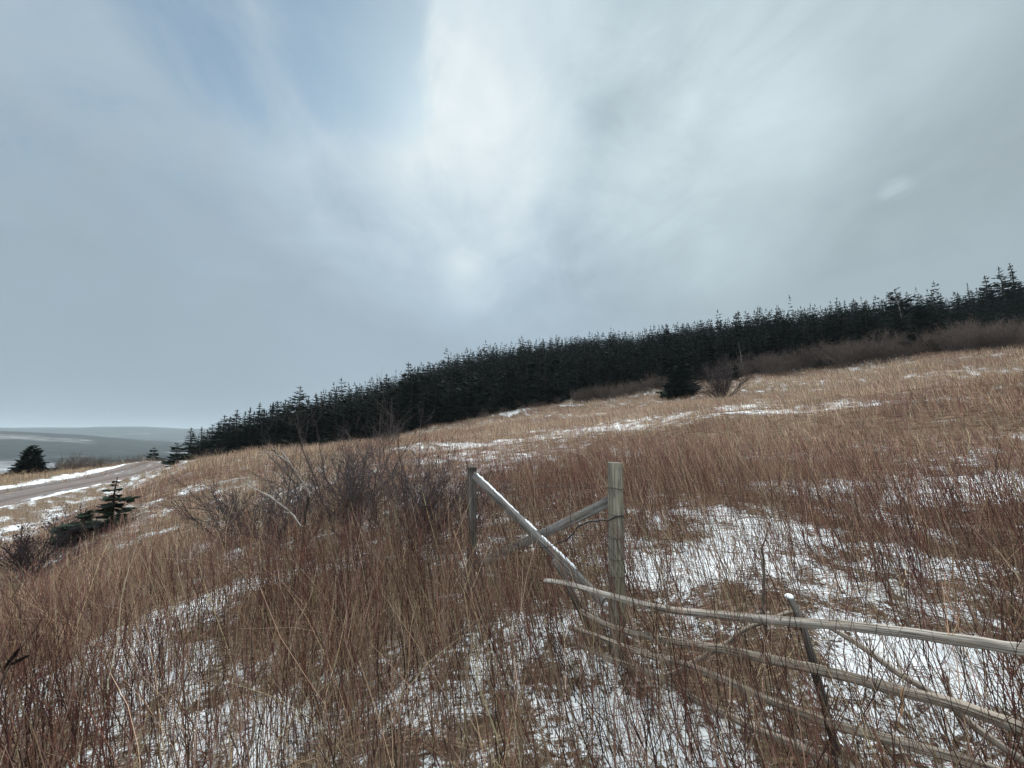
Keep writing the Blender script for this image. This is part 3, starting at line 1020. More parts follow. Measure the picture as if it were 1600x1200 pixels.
def wood():
    # candidate spots over the wooded hill
    px0, px1 = 303, 1760
    pts = []
    g = np.random.default_rng(5)
    tries = 90000
    uu = g.uniform((px0 - 800) / F_PX, (px1 - 800) / F_PX, tries)
    dd = g.uniform(34, 125, tries)
    x, y = uu * dd, dd
    e = edge_depth(x, y)
    back = np.interp(uu, [(p - 800) / F_PX for p in (300, 400, 500, 640, 800, 960, 1130, 1300, 1480, 1600, 1760)], [58, 74, 90, 108, 118, 118, 112, 104, 90, 80, 72])
    ok = (y > e + 1.2) & (y < back)
    brush_gap = np.interp(uu, [(p - 800) / F_PX for p in (860, 900, 1040, 1060, 1110, 1200, 1300, 1400, 1480, 1500, 1600, 1760)], [0, 2.2, 2.2, 1, 1, 5, 5, 4, 4, 12, 13, 13])
    ok &= y > e + 1.2 + brush_gap
    x, y, e = x[ok], y[ok], (e + 1.2 + brush_gap)[ok]
    w = g.random(len(x)) < np.minimum(1, (y / 50.0))
    x, y, e = x[w], y[w], e[w]
    cell, keepi = {}, []
    for i in range(len(x)):
        dmin = (1.4 if y[i] - e[i] < 5 else 1.65 if y[i] - e[i] < 12 else 1.42) * (0.8 if x[i] / y[i] < -0.4 else 0.9)
        ci, cj = int(x[i] // 2), int(y[i] // 2)
        good = True
        for a in range(ci - 1, ci + 2):
            for b in range(cj - 1, cj + 2):
                for j in cell.get((a, b), ()):
                    if (x[i] - x[j]) ** 2 + (y[i] - y[j]) ** 2 < dmin * dmin:
                        good = False
        if good:
            cell.setdefault((ci, cj), []).append(i)
            keepi.append(i)
    x, y, e = x[keepi], y[keepi], e[keepi]
    hgt = (4.3 + 2.4 * fbm(x, y, 0.09, 2, 141)) * g.uniform(0.78, 1.16, len(x)) * np.interp(x / y, [-0.84, -0.76, -0.66, -0.4], [0.8, 0.95, 1.15, 1.08])
    hgt *= np.interp(y - e, [0, 4, 9, 16], [0.82, 0.98, 1.08, 1.10])
    hgt *= np.interp(x / y, [0.0, 0.3], [1.0, 0.92])
    hgt *= np.where(g.random(len(x)) < 0.06, 1.2, 1.0)
    z = ground_z(x, y)
    # the nearest and most exposed are trees of their own, the rest is one mass
    rank = hgt / np.hypot(x, y) - 0.0055 * (y - e)
    order = np.argsort(-rank)
    single, mass = order[:285], order[285:]
    for i in single:
        f = FORMS[int(g.integers(len(FORMS)))]
        spruce(f, x[i], y[i], hgt[i], g.uniform(0.9, 1.25) * (1.25 if y[i] - e[i] < 5 else 1.0) * (1.25 if x[i] / y[i] < -0.62 else 1.0), wood_label(x[i], y[i], e[i]), 'spruces of the hillside wood', z=z[i],
               lean=(g.normal(0, 0.03), g.normal(-0.02, 0.03)))
    V, T, C, n = [], [], [], 0
    for i in mass:
        v, t, c = LOWS[int(g.integers(len(LOWS)))]
        a = g.uniform(0, 2 * PI)
        s = hgt[i] / 5.0
        wd = s * g.uniform(0.9, 1.2)
        ca, sa = math.cos(a), math.sin(a)
        vv = np.stack([(v[:, 0] * ca - v[:, 1] * sa) * wd + x[i], (v[:, 0] * sa + v[:, 1] * ca) * wd + y[i], v[:, 2] * s + z[i] - 0.05], -1)
        V.append(vv)
        T.append(t + n)
        C.append(c * math.exp(g.normal(0, 0.12)))
        n += len(v)
    o = link('forest', raw_mesh('forest', np.concatenate(V), None, np.concatenate(T), {'tone': np.concatenate(C)}, smooth=False), M_NEEDLE)
    tag(o, 'dense dark spruce wood covering the hill up to the skyline', 'wood', kind='stuff')
    print('wood', len(x), 'trees;', len(T), 'in mass', n, 'verts')


wood()


def on_line(px, depth):
    """ground point straight below a photograph column, a given depth away"""
    x = (px - 800) / F_PX * depth
    for _ in range(4):
        z = gz(x, depth)
        yc = None
        # column of the point depends on its height through the tilt
        d = ray(px, 600)
        # depth along the optical axis of point (x, depth, z)
        ax = depth * math.cos(PITCH) + z * math.sin(PITCH)
        x = (px - 800) / F_PX * ax
    return np.array([x, depth, gz(x, depth)])


def top_height(px, row, depth):
    return at(px, row, depth)[2]


FINE = dict(layers=24, per=9, spray=5)


def lone(seed, px, depth, top_row, Rb_ratio, label, cat='spruce tree', name='spruce_tree', layers=22, per=9, spray=5, rot=0.0, lean=(0, 0), **kw):
    p = on_line(px, depth)
    h = top_height(px, top_row, depth) - p[2]
    form = (crown_mesh(seed, h, Rb_ratio * h, layers, per, spray, **kw), trunk_mesh(h, 0.018 * h + 0.015, seed))
    root = empty(name, (p[0], p[1], p[2] - 0.05))
    root.rotation_euler = (lean[0], lean[1], rot)
    link('crown', form[0], M_NEEDLE, root)
    link('trunk', form[1], M_BARK, root)
    tag(root, label, cat)
    return root


lone(901, 44, 31.0, 694, 0.74, 'broad dome-shaped dark spruce in the tan grass beyond the road', layers=20, per=13, spray=6, rag=0.16, dens=1.0)
lone(902, 271, 28.0, 690, 0.42, 'ragged wind-bent young spruce on the bank where the road tops the rise', layers=14, per=6, spray=5, skew=-0.25, rag=0.4, lean=(0, 0.06), dens=0.8, bare=0.08)
lone(903, 236, 47.0, 697, 0.45, 'tiny dark spruce at the far crest of the gravel road', layers=13, per=8, spray=4)
lone(904, 172, 10.2, 741, 0.36, 'small young spruce with an upright leader beside the snowy ditch', layers=11, per=6, spray=6, rag=0.42, dens=0.75, col=(0.018, 0.027, 0.02))
lone(905, 128, 10.0, 790, 0.72, 'low spreading spruce scrub sprawled over the ditch snow', cat='shrub', name='spruce_shrub', layers=10, per=8, spray=6, rag=0.5, dens=0.62, col=(0.018, 0.027, 0.02))
lone(906, 1066, 44.0, 556, 0.56, 'dense dark spruce standing out in front of the wood beside the bare round bush', layers=24, per=11, spray=5, rag=0.2)
lone(907, 1448, 40.0, 474, 0.5, 'thick spruce with long level boughs at the right end of the wood', layers=22, per=10, spray=5, rag=0.25)
lone(908, 1150, 45.5, 566, 0.33, 'small spruce just behind the bare round bush', layers=16, per=8, spray=4)
lone(909, 1552, 56.0, 428, 0.22, 'slim pointed spruce on the skyline, second from the right end', layers=22, per=7, spray=4, rag=0.35)
lone(910, 1576, 55.0, 414, 0.24, 'tall spruce with open boughs on the skyline near the right end', layers=18, per=7, spray=4, rag=0.4, dens=0.8)
lone(911, 1594, 56.0, 409, 0.22, 'tallest spruce on the skyline at the very right end', layers=22, per=7, spray=4, rag=0.35)
lone(912, 1522, 60.0, 440, 0.24, 'thin-topped spruce on the skyline left of the tall right-end trio', layers=20, per=7, spray=4, rag=0.4, top_thin=0.3, dens=0.85)
lone(913, 1327, 66.0, 467, 0.22, 'narrow spruce spire rising above the wood left of the half-bare tree', layers=22, per=7, spray=4, rag=0.35, top_thin=0.2)
lone(914, 785, 97.0, 545, 0.16, 'single taller spruce tip poking above the middle of the skyline', layers=18, per=6, spray=3)


def half_bare():
    """the leaning, thin, half-dead tree on the skyline"""
    depth = 50.0
    p = on_line(1422, depth)
    h = top_height(1408, 449, depth) - p[2]
    root = empty('spruce_tree', p - np.array([0, 0, 0.05]))
    root.rotation_euler = (0, R(-7), 0)
    g = np.random.default_rng(77)
    link('trunk', trunk_mesh(h, 0.12, 7), M_DEAD, root)
    V, T, C = spruce_mesh(950, h, 0.19 * h, 26, 5, 3, bare=0.5, dens=0.5, rag=0.45, top_thin=-0.45)
    link('crown', raw_mesh('crown', V, None, T, {'tone': C}, smooth=False), M_NEEDLE, root)
    P = []
    for i in range(26):
        zz = h * g.uniform(0.25, 0.9)
        a = g.uniform(0, 2 * PI)
        L = g.uniform(0.5, 1.2)
        d = np.array([math.cos(a), math.sin(a), g.uniform(-0.1, 0.5)])
        t = np.linspace(0, 1, 4)[:, None]
        P.append(np.array([0, 0, zz]) + d * t * L + np.array([0, 0, 0.25]) * t * t * L)
    P = np.array(P)
    Vt, Q, Tt, who, W = tubes(P, np.full((len(P), 1), 0.02) * np.array([[1, .8, .6, .3]]), 4)
    link('dead_boughs', raw_mesh('dead_boughs', Vt, Q, None, {'grain': W}), M_DEAD, root)
    tag(root, 'leaning half-bare spruce with a thin tufted top above the wood', 'spruce tree')


half_bare()


def dead_spruces():
    g = np.random.default_rng(61)
    for px, dep, h, lab in [(1163, 47.5, 4.6, 'thin grey dead trunk standing above the small spruce by the round bush')]:
        p = on_line(px, dep)
        root = empty('dead_spruce', p)
        root.rotation_euler = (g.normal(0, 0.05), g.normal(0, 0.06), 0)
        link('trunk', trunk_mesh(h, 0.05, int(px)), M_GREY, root)
        P = []
        for i in range(34):
            zz = h * g.uniform(0.2, 0.95)
            a = g.uniform(0, 2 * PI)
            L = g.uniform(0.25, 0.8) * (1.15 - zz / h)
            t = np.linspace(0, 1, 4)[:, None]
            P.append(np.array([0, 0, zz]) + np.array([math.cos(a), math.sin(a), g.uniform(-0.2, 0.2)]) * t * L)
        P = np.array(P)
        V, Q, T, who, W = tubes(P, np.full((len(P), 1), 0.013) * np.array([[1, .8, .6, .3]]), 4)
        link('dead_boughs', raw_mesh('dead_boughs', V, Q, None, {'grain': W}), M_DARKPOST, root)
        tag(root, lab, 'dead tree')


dead_spruces()


# ------------------------------------------------------------------ bare shrubs
def shrub_lines(seed, H, W, stems, kids, sub, base_spread=0.12, r0=0.012, up=1.0, knots=5):
    """polylines of a many-stemmed bare bush: list of (points (5,3), radii (5))"""
    g = np.random.default_rng(seed)
    P, Rd = [], []
    t = np.linspace(0, 1, knots)[:, None]

    def grow(o, d, L, r, lev):
        side = g.normal(0, 0.16, 3)
        pts = o + d * t * L + side * t * t * L * 0.8 + np.array([0, 0, 0.15]) * t * t * L * up + g.normal(0, 0.025, (knots, 3)) * L * (t > 0)
        P.append(pts)
        Rd.append(r * np.linspace(1, 0.5 if lev < 2 else 0.4, knots))
        return pts
    for i in range(stems):
        a = g.uniform(0, 2 * PI)
        tilt = g.uniform(0.05, 1.0) ** 0.7
        hor = W / 2 * tilt
        d = np.array([math.cos(a) * hor, math.sin(a) * hor, H * (1 - 0.42 * tilt) * g.uniform(0.65, 1.0)])
        L = np.linalg.norm(d)
        d /= L
        o = np.array([g.normal(0, base_spread), g.normal(0, base_spread), -0.05])
        m = grow(o, d, L * 0.9, r0 * g.uniform(0.7, 1.2), 0)
        for j in range(kids):
            f = g.uniform(0.22, 0.95)
            k = min(int(f * (knots - 1)), knots - 2)
            q = m[k] + (m[k + 1] - m[k]) * (f * (knots - 1) - k)
            dd = d + g.normal(0, 0.55, 3)
            dd[2] = abs(dd[2]) * 0.7 + 0.25
            dd /= np.linalg.norm(dd)
            m2 = grow(q, dd, L * g.uniform(0.22, 0.45), r0 * 0.5 * (1.15 - 0.5 * f), 1)
            for s in range(sub):
                f2 = g.uniform(0.15, 1.0)
                k2 = min(int(f2 * (knots - 1)), knots - 2)
                q2 = m2[k2] + (m2[k2 + 1] - m2[k2]) * (f2 * (knots - 1) - k2)
                d3 = dd + g.normal(0, 0.6, 3)
                d3[2] = d3[2] * 0.7 + 0.2
                d3 /= np.linalg.norm(d3)
                grow(q2, d3, L * g.uniform(0.07, 0.2), r0 * 0.24, 2)
    return np.array(P), np.array(Rd)


def shrub_mesh(name, P, Rd, tone, seed, sides=3, buds=0.0, bud_r=0.008):
    g = np.random.default_rng(seed)
    V, Q, T, who, W = tubes(P, Rd, sides)
    tn = np.array(tone) * np.exp(g.normal(0, 0.22, (len(P), 1))) * np.exp(g.normal(0, 0.05, (len(P), 3)))
    C = tn[who]
    T = np.zeros((0, 3), int)
    if buds > 0:
        tips = P[g.random(len(P)) < buds]
        f = g.integers(2, P.shape[1], len(tips))
        c = tips[np.arange(len(tips)), f]
        r = bud_r * g.uniform(0.5, 1.3, len(c))
        oc = np.array([(1, 0, 0), (0, 1, 0), (-1, 0, 0), (0, -1, 0), (0, 0, 1.4), (0, 0, -1.2)])
        fv = np.array([(0, 1, 4), (1, 2, 4), (2, 3, 4), (3, 0, 4), (1, 0, 5), (2, 1, 5), (3, 2, 5), (0, 3, 5)])
        bv = c[:, None] + oc[None] * r[:, None, None]
        T = (fv[None] + (np.arange(len(c)) * 6)[:, None, None] + len(V)).reshape(-1, 3)
        V = np.concatenate([V, bv.reshape(-1, 3)])
        C = np.concatenate([C, np.tile(np.array([0.03, 0.018, 0.018]), (len(c) * 6, 1))])
    return raw_mesh(name, V, Q, T, {'tone': C})


def bush(name, label, px, depth, H, W, stems, kids, sub, tone, seed, r0, group=None, buds=0.0, bud_r=0.008, cat='bush', **kw):
    p = on_line(px, depth)
    P, Rd = shrub_lines(seed, H, W, stems, kids, sub, r0=r0, **kw)
    o = link(name, shrub_mesh(name, P, Rd, tone, seed, buds=buds, bud_r=bud_r), M_TWIG, None, p)
    tag(o, label, cat, group)
    return o


GREYTWIG = (0.075, 0.062, 0.062)
DARKTWIG = (0.066, 0.054, 0.054)
bush('bare_bush', 'bare dark alder bush left of the square fence post, widest of the thicket', 640, 5.7, 1.45, 2.6, 20, 11, 6, DARKTWIG, 21, 0.014, buds=0.3)
bush('bare_bush', 'open bare bush with fine twigs touching the square fence post', 690, 6.3, 1.35, 1.7, 11, 9, 5, DARKTWIG, 31, 0.010, buds=0.35)
bush('bare_bush', 'bare dark bush in the middle of the roadside thicket', 555, 6.2, 1.45, 2.5, 18, 11, 6, DARKTWIG, 22, 0.013, buds=0.25)
bush('bare_bush', 'bare dark bush tangled behind the pale dead branches', 440, 6.4, 1.45, 2.9, 20, 11, 6, DARKTWIG, 23, 0.012, buds=0.3)
bush('bare_bush', 'tall thin bare bush whose tips show against the wood above the thicket', 600, 9.5, 2.5, 2.2, 10, 7, 4, GREYTWIG, 24, 0.014, base_spread=0.3)
bush('bare_bush', 'sparse grey bare bush left of the tall one, tips against the wood', 500, 9.0, 2.2, 2.5, 10, 7, 4, GREYTWIG, 25, 0.014, base_spread=0.3)
bush('bare_bush', 'low bare bush at the left foot of the thicket, over dense brown weeds', 365, 7.4, 1.25, 2.1, 18, 9, 4, (0.055, 0.04, 0.038), 26, 0.009)
bush('bare_bush', 'bare round bush standing alone in the field beside the dark spruce', 1128, 34.0, 3.7, 5.0, 34, 10, 4, (0.032, 0.027, 0.028), 27, 0.027, base_spread=0.2)
bush('bare_bush', 'dark twiggy bush in the ditch snow at the left edge', 48, 8.4, 1.25, 2.2, 18, 10, 5, (0.038, 0.03, 0.034), 28, 0.012, buds=0.6, bud_r=0.013)
bush('bare_bush', 'smaller dark twiggy bush in the ditch snow below the spruce scrub', 95, 10.4, 0.9, 1.4, 11, 8, 3, (0.038, 0.03, 0.034), 29, 0.008, buds=0.6, bud_r=0.013)


def brush_line():
    g = np.random.default_rng(9)
    metas = []
    for s in range(4):
        P, Rd = shrub_lines(400 + s, 2.0, 3.0, 20, 9, 5, base_spread=0.5, r0=0.016, knots=4)
        metas.append(shrub_mesh('bare_shrub', P, np.maximum(Rd, 0.005), tuple(c * (0.7, 0.9, 1.1, 1.35)[s] for c in (0.085, 0.066, 0.058)), 40 + s))

    def place(x, y, s, label, group):
        o = link('bare_shrub', metas[int(g.integers(4))], M_TWIG, None, (x, y, gz(x, y)))
        o.rotation_euler = (0, 0, g.uniform(0, 2 * PI))
        o.scale = (s * g.uniform(0.9, 1.15),) * 2 + (s * g.uniform(0.85, 1.15),)
        tag(o, label, 'shrub', group)
    G1 = 'bare shrubs in front of the wood'
    rows = [(1110, 1210, 16, 0.0, 4.5, 0.7, 1.3, 'bare shrub in the belt just right of the lone spruce'), (1190, 1330, 26, -1.5, 5, 0.6, 1.4, 'bare shrub in the middle of the belt below the right half of the wood'), (1300, 1480, 34, -2.0, 5, 0.55, 1.5, 'bare shrub in the belt below the half-bare spruce'), (1470, 1600, 36, -3, 10, 0.6, 1.7, 'bare grey shrub in the wide thicket under the tallest skyline spruces'), (1590, 1720, 14, -3, 10, 0.8, 1.5, 'bare grey shrub at the very right end of the wide thicket'),
            (900, 1045, 20, -0.5, 2.6, 0.75, 1.2, 'bare shrub at the foot of the wood left of the lone spruce'), (735, 880, 14, 0.0, 2.0, 0.35, 0.6, 'low bare shrub at the snowy foot of the wood left of the pale old stake')]
    for a, b, n, d0, d1, s0, s1, L1 in rows:
        for i in range(n):
            px = a + (b - a) * (i + g.uniform(0, 1)) / n
            u = (px - 800) / F_PX
            e = float(edge_depth(np.array([u]), np.array([1.0]))[0])
            dep = e + g.uniform(d0, d1)
            p = on_line(px, dep)
            place(p[0], p[1], g.uniform(s0, s1), L1, G1)
    L2, G2 = 'low dark bare shrub on the crest beyond the gravel road', 'low shrubs beyond the road'
    for i in range(44):
        f = (i + g.uniform(0, 1)) / 44
        px, dep = 96 + 168 * f, 35 + 14 * f + g.uniform(-1.5, 2.5)
        p = on_line(px, dep)
        sd, _ = road_coord(np.array([p[0]]), np.array([p[1]]))
        if abs(sd[0]) > 3.2:
            place(p[0], p[1], g.uniform(0.5, 0.8), L2, G2)
    L3, G3 = 'bare shrub at the left end of the wood behind the weeds', 'shrubs at the left end of the wood'
    for i in range(12):
        px = 300 + 330 * (i + g.uniform(0, 1)) / 12
        p = on_line(px, g.uniform(30, 42))
        place(p[0], p[1], g.uniform(0.4, 0.6), L3, G3)


brush_line()


# ------------------------------------------------------------------ dead snag, stick, seed heads
def wood_line(pts, radii, n=24, sides=10, wob=0.004, rwob=0.08, seed=0):
    """bent pole through points: V, Q, T, grain"""
    g = np.random.default_rng(seed)
    P = resample(pts, n)
    kx = np.linspace(0, 1, n)
    for fq in (1.3, 2.9, 6.1):
        P = P + np.sin(kx * fq * 2 * PI + g.uniform(0, 6))[:, None] * g.normal(0, wob * 1.1 / fq ** 0.5, 3)[None]
    P[1:-1] += g.normal(0, wob * 0.2, (n - 2, 3))
    rr = np.interp(np.linspace(0, 1, n), np.linspace(0, 1, len(radii)), radii) * (1 + g.normal(0, rwob, n))
    # round the ends off a little
    V, Q, T, who, W = tubes(P[None], rr[None], sides, cap=True)
    jit = 1 + g.normal(0, 0.05, sides)
    V[:n * sides] = (P[:, None] + (V[:n * sides].reshape(n, sides, 3) - P[:, None]) * (jit[None, :, None] + g.normal(0, 0.02, (n, sides, 1)))).reshape(-1, 3)
    W = W + g.uniform(0, 5, 3)
    return V, Q, T, W


def wood_obj(name, pts, radii, mat, parent, **kw):
    V, Q, T, W = wood_line(pts, radii, **kw)
    if parent is not None:
        V = V - np.array(parent.location)
    return link(name, raw_mesh(name, V, Q, T, {'grain': W}), mat, parent)


def snag():
    d = 4.7
    base = hit(469, 925)
    d = base[1]
    root = empty('dead_snag', base)
    tr = [base - np.array([0, 0, 0.08]), at(469, 900, d), at(472, 850, d), at(475, 825, d), at(479, 794, d), at(484, 776, d)]
    wood_obj('trunk', tr, [0.022, 0.02, 0.018, 0.016, 0.014, 0.012], M_BARK, root, wob=0.003, sides=8, seed=3)
    wood_obj('branch', [at(484, 776, d), at(481, 766, d - .02), at(470, 750, d - .05), at(453, 723, d - .1), at(433, 711, d - .14), at(404, 707, d - .2)], [0.012, 0.009, 0.009, 0.008, 0.006, 0.003], M_DEAD, root, wob=0.006, rwob=0.2, sides=7, seed=4)
    wood_obj('branch', [at(473, 826, d), at(456, 803, d + .05), at(431, 781, d + .1), at(403, 766, d + .15), at(376, 744, d + .2)], [0.011, 0.009, 0.009, 0.007, 0.003], M_DEAD, root, wob=0.008, rwob=0.2, sides=7, seed=5)
    wood_obj('branch', [at(481, 768, d), at(488, 771, d), at(490, 760, d - .03)], [0.010, 0.008, 0.004], M_DEAD, root, n=8, wob=0.002, sides=6, seed=6)
    wood_obj('branch', [at(453, 723, d - .1), at(448, 715, d - .1), at(440, 704, d - .1)], [0.007, 0.006, 0.003], M_DEAD, root, n=8, wob=0.002, sides=6, seed=7)
    for k, (q, r_) in enumerate([((470, 750), (462, 735)), ((433, 711), (428, 700)), ((456, 803), (442, 800)), ((431, 781), (424, 765)), ((403, 766), (392, 765)), ((475, 825), (488, 800)), ((471, 860), (452, 838))]):
        p0, p1 = at(*q, d + (0.07 if k in (2, 3) else -0.06)), at(*r_, d - 0.05)
        wood_obj('twig', [p0, (p0 + p1) / 2 + np.array([0.006, 0, 0.006]), p1], [0.005, 0.004, 0.002], M_DEAD, root, n=8, wob=0.003, sides=5, seed=90 + k)
    tag(root, 'dead snag with two long pale bare branches reaching left', 'dead tree')


snag()


def stick():
    b = hit(1196, 985)
    d = b[1]
    root = wood_obj('dead_stick', [b - np.array([0, 0, .05]), at(1192, 950, d), at(1193, 925, d), at(1194, 900, d), at(1193, 870, d), at(1190, 858, d), at(1196, 842, d), at(1199, 828, d)],
                    [0.012, 0.011, 0.010, 0.010, 0.009, 0.007, 0.006, 0.003], M_DARKPOST, None, n=22, sides=7, wob=0.002, seed=8)
    tag(root, 'crooked bare stick standing upright in the snow behind the top rail', 'stick')


stick()


def seed_stalk():
    d = 1.35
    b = at(-15, 1190, d)
    b = np.array([b[0], b[1], gz(b[0], b[1])])
    root = empty('seed_stalk', b)
    top = [at(5, 1050, d), at(18, 1038, d)]
    wood_obj('stem', [b - np.array([0, 0, .05]), (b + top[0]) / 2 + np.array([-.02, 0, 0]), top[0], top[1]], [0.0035, 0.003, 0.0025, 0.002], M_BARK, root, n=14, sides=5, wob=0.002, seed=9)
    g = np.random.default_rng(4)
    for a0, a1 in (((6, 1045), (30, 1014)), ((14, 1040), (46, 1024))):
        q0, q1 = at(*a0, d), at(*a1, d)
        V, T, n = [], [], 0
        for i in range(150):
            f = g.random()
            c = q0 + (q1 - q0) * f
            ra = 0.010 * math.sin(PI * min(0.97, f * 0.85 + 0.12))
            v = g.normal(0, 1, 3)
            v /= np.linalg.norm(v)
            e = c + v * ra * g.uniform(0.6, 1.5)
            w = np.cross(v, g.normal(0, 1, 3)) * 0.0025
            V += [c - w, c + w, e + (q1 - q0) * 0.06]
            T += [(n, n + 1, n + 2)]
            n += 3
        me = raw_mesh('seed_head', np.array(V) - b, None, T, {'tone': np.tile((0.018, 0.013, 0.012), (n, 1))}, smooth=False)
        link('seed_head', me, M_TWIG, root)
    tag(root, 'dark dead stalk with two blackish seed heads at the lower left edge', 'dead plant')


seed_stalk()


# ------------------------------------------------------------------ wire fence with the crossed boards
def board(name, a, b, wide, thick, mat, parent, face, seed=0):
    """sawn board from a to b; face: direction its broad side looks"""
    g = np.random.default_rng(seed)
    a, b = np.array(a), np.array(b)
    L = np.linalg.norm(b - a)
    d = (b - a) / L
    f = np.array(face, float)
    f -= d * (f @ d)
    f /= np.linalg.norm(f)
    u = np.cross(d, f)
    if u[2] < 0:
        u = -u
    n = 14
    ch = min(wide, thick) * 0.12
    prof = [(-wide / 2, -thick / 2 + ch), (-wide / 2 + ch, -thick / 2), (wide / 2 - ch, -thick / 2), (wide / 2, -thick / 2 + ch), (wide / 2, thick / 2 - ch), (wide / 2 - ch, thick / 2), (-wide / 2 + ch, thick / 2), (-wide / 2, thick / 2 - ch)]
    V, W = [], []
    for i in range(n):
        t = i / (n - 1)
        c = a + d * L * t + f * 0.006 * math.sin(t * 3 + seed) + u * 0.004 * math.sin(t * 5 + seed)
        for p, q in prof:
            V.append(c + u * p * (1 + g.normal(0, 0.01)) + f * q)
            W.append((p, q, L * t))
    m = len(prof)
    i = np.arange(n * m).reshape(n, m)
    Q = np.stack([i[:-1], np.roll(i[:-1], -1, 1), np.roll(i[1:], -1, 1), i[1:]], -1).reshape(-1, 4)
    V += [a, b]
    W += [(0, 0, 0), (0, 0, L)]
    T = [(n * m, k, (k + 1) % m) for k in range(m)] + [(n * m + 1, (n - 1) * m + (k + 1) % m, (n - 1) * m + k) for k in range(m)]
    V = np.array(V) - np.array(parent.location)
    o = link(name, raw_mesh(name, V, Q, T, {'grain': np.array(W) + g.uniform(0, 4, 3)}, smooth=False), mat, parent)
    return o, u, f


def round_post(name, base, top, r, mat, parent, seed):
    n, sides = 18, 20
    g = np.random.default_rng(seed)
    P = np.linspace(base, top, n)
    rr = np.full(n, r) * (1 + g.normal(0, 0.012, n))
    rr = np.concatenate([rr, [r * 0.99, r * 0.93]])
    P = np.concatenate([P, [P[-1] + np.array([0, 0, 0.004])], [P[-1] + np.array([0, 0, 0.007])]])
    V, Q, T, who, W = tubes(P[None], rr[None], sides, cap=True)
    # drying checks: shallow grooves down the side
    ang = np.arange(sides)
    k = (n + 2) * sides
    ring = V[:k].reshape(n + 2, sides, 3)
    for s in g.integers(0, sides, 4):
        ring[:, s] = P + (ring[:, s] - P) * 0.93
    V[:k] = ring.reshape(-1, 3)
    return link(name, raw_mesh(name, V - np.array(parent.location), Q, T, {'grain': W}), mat, parent)


def wire(name, pts, r, mat, parent, n=40, sides=5, wob=0.0015, seed=0):
    V, Q, T, W = wood_line(pts, [r, r], n=n, sides=sides, wob=wob, rwob=0.02, seed=seed)
    return link(name, raw_mesh(name, V - np.array(parent.location), Q, T, {'grain': W}), mat, parent)


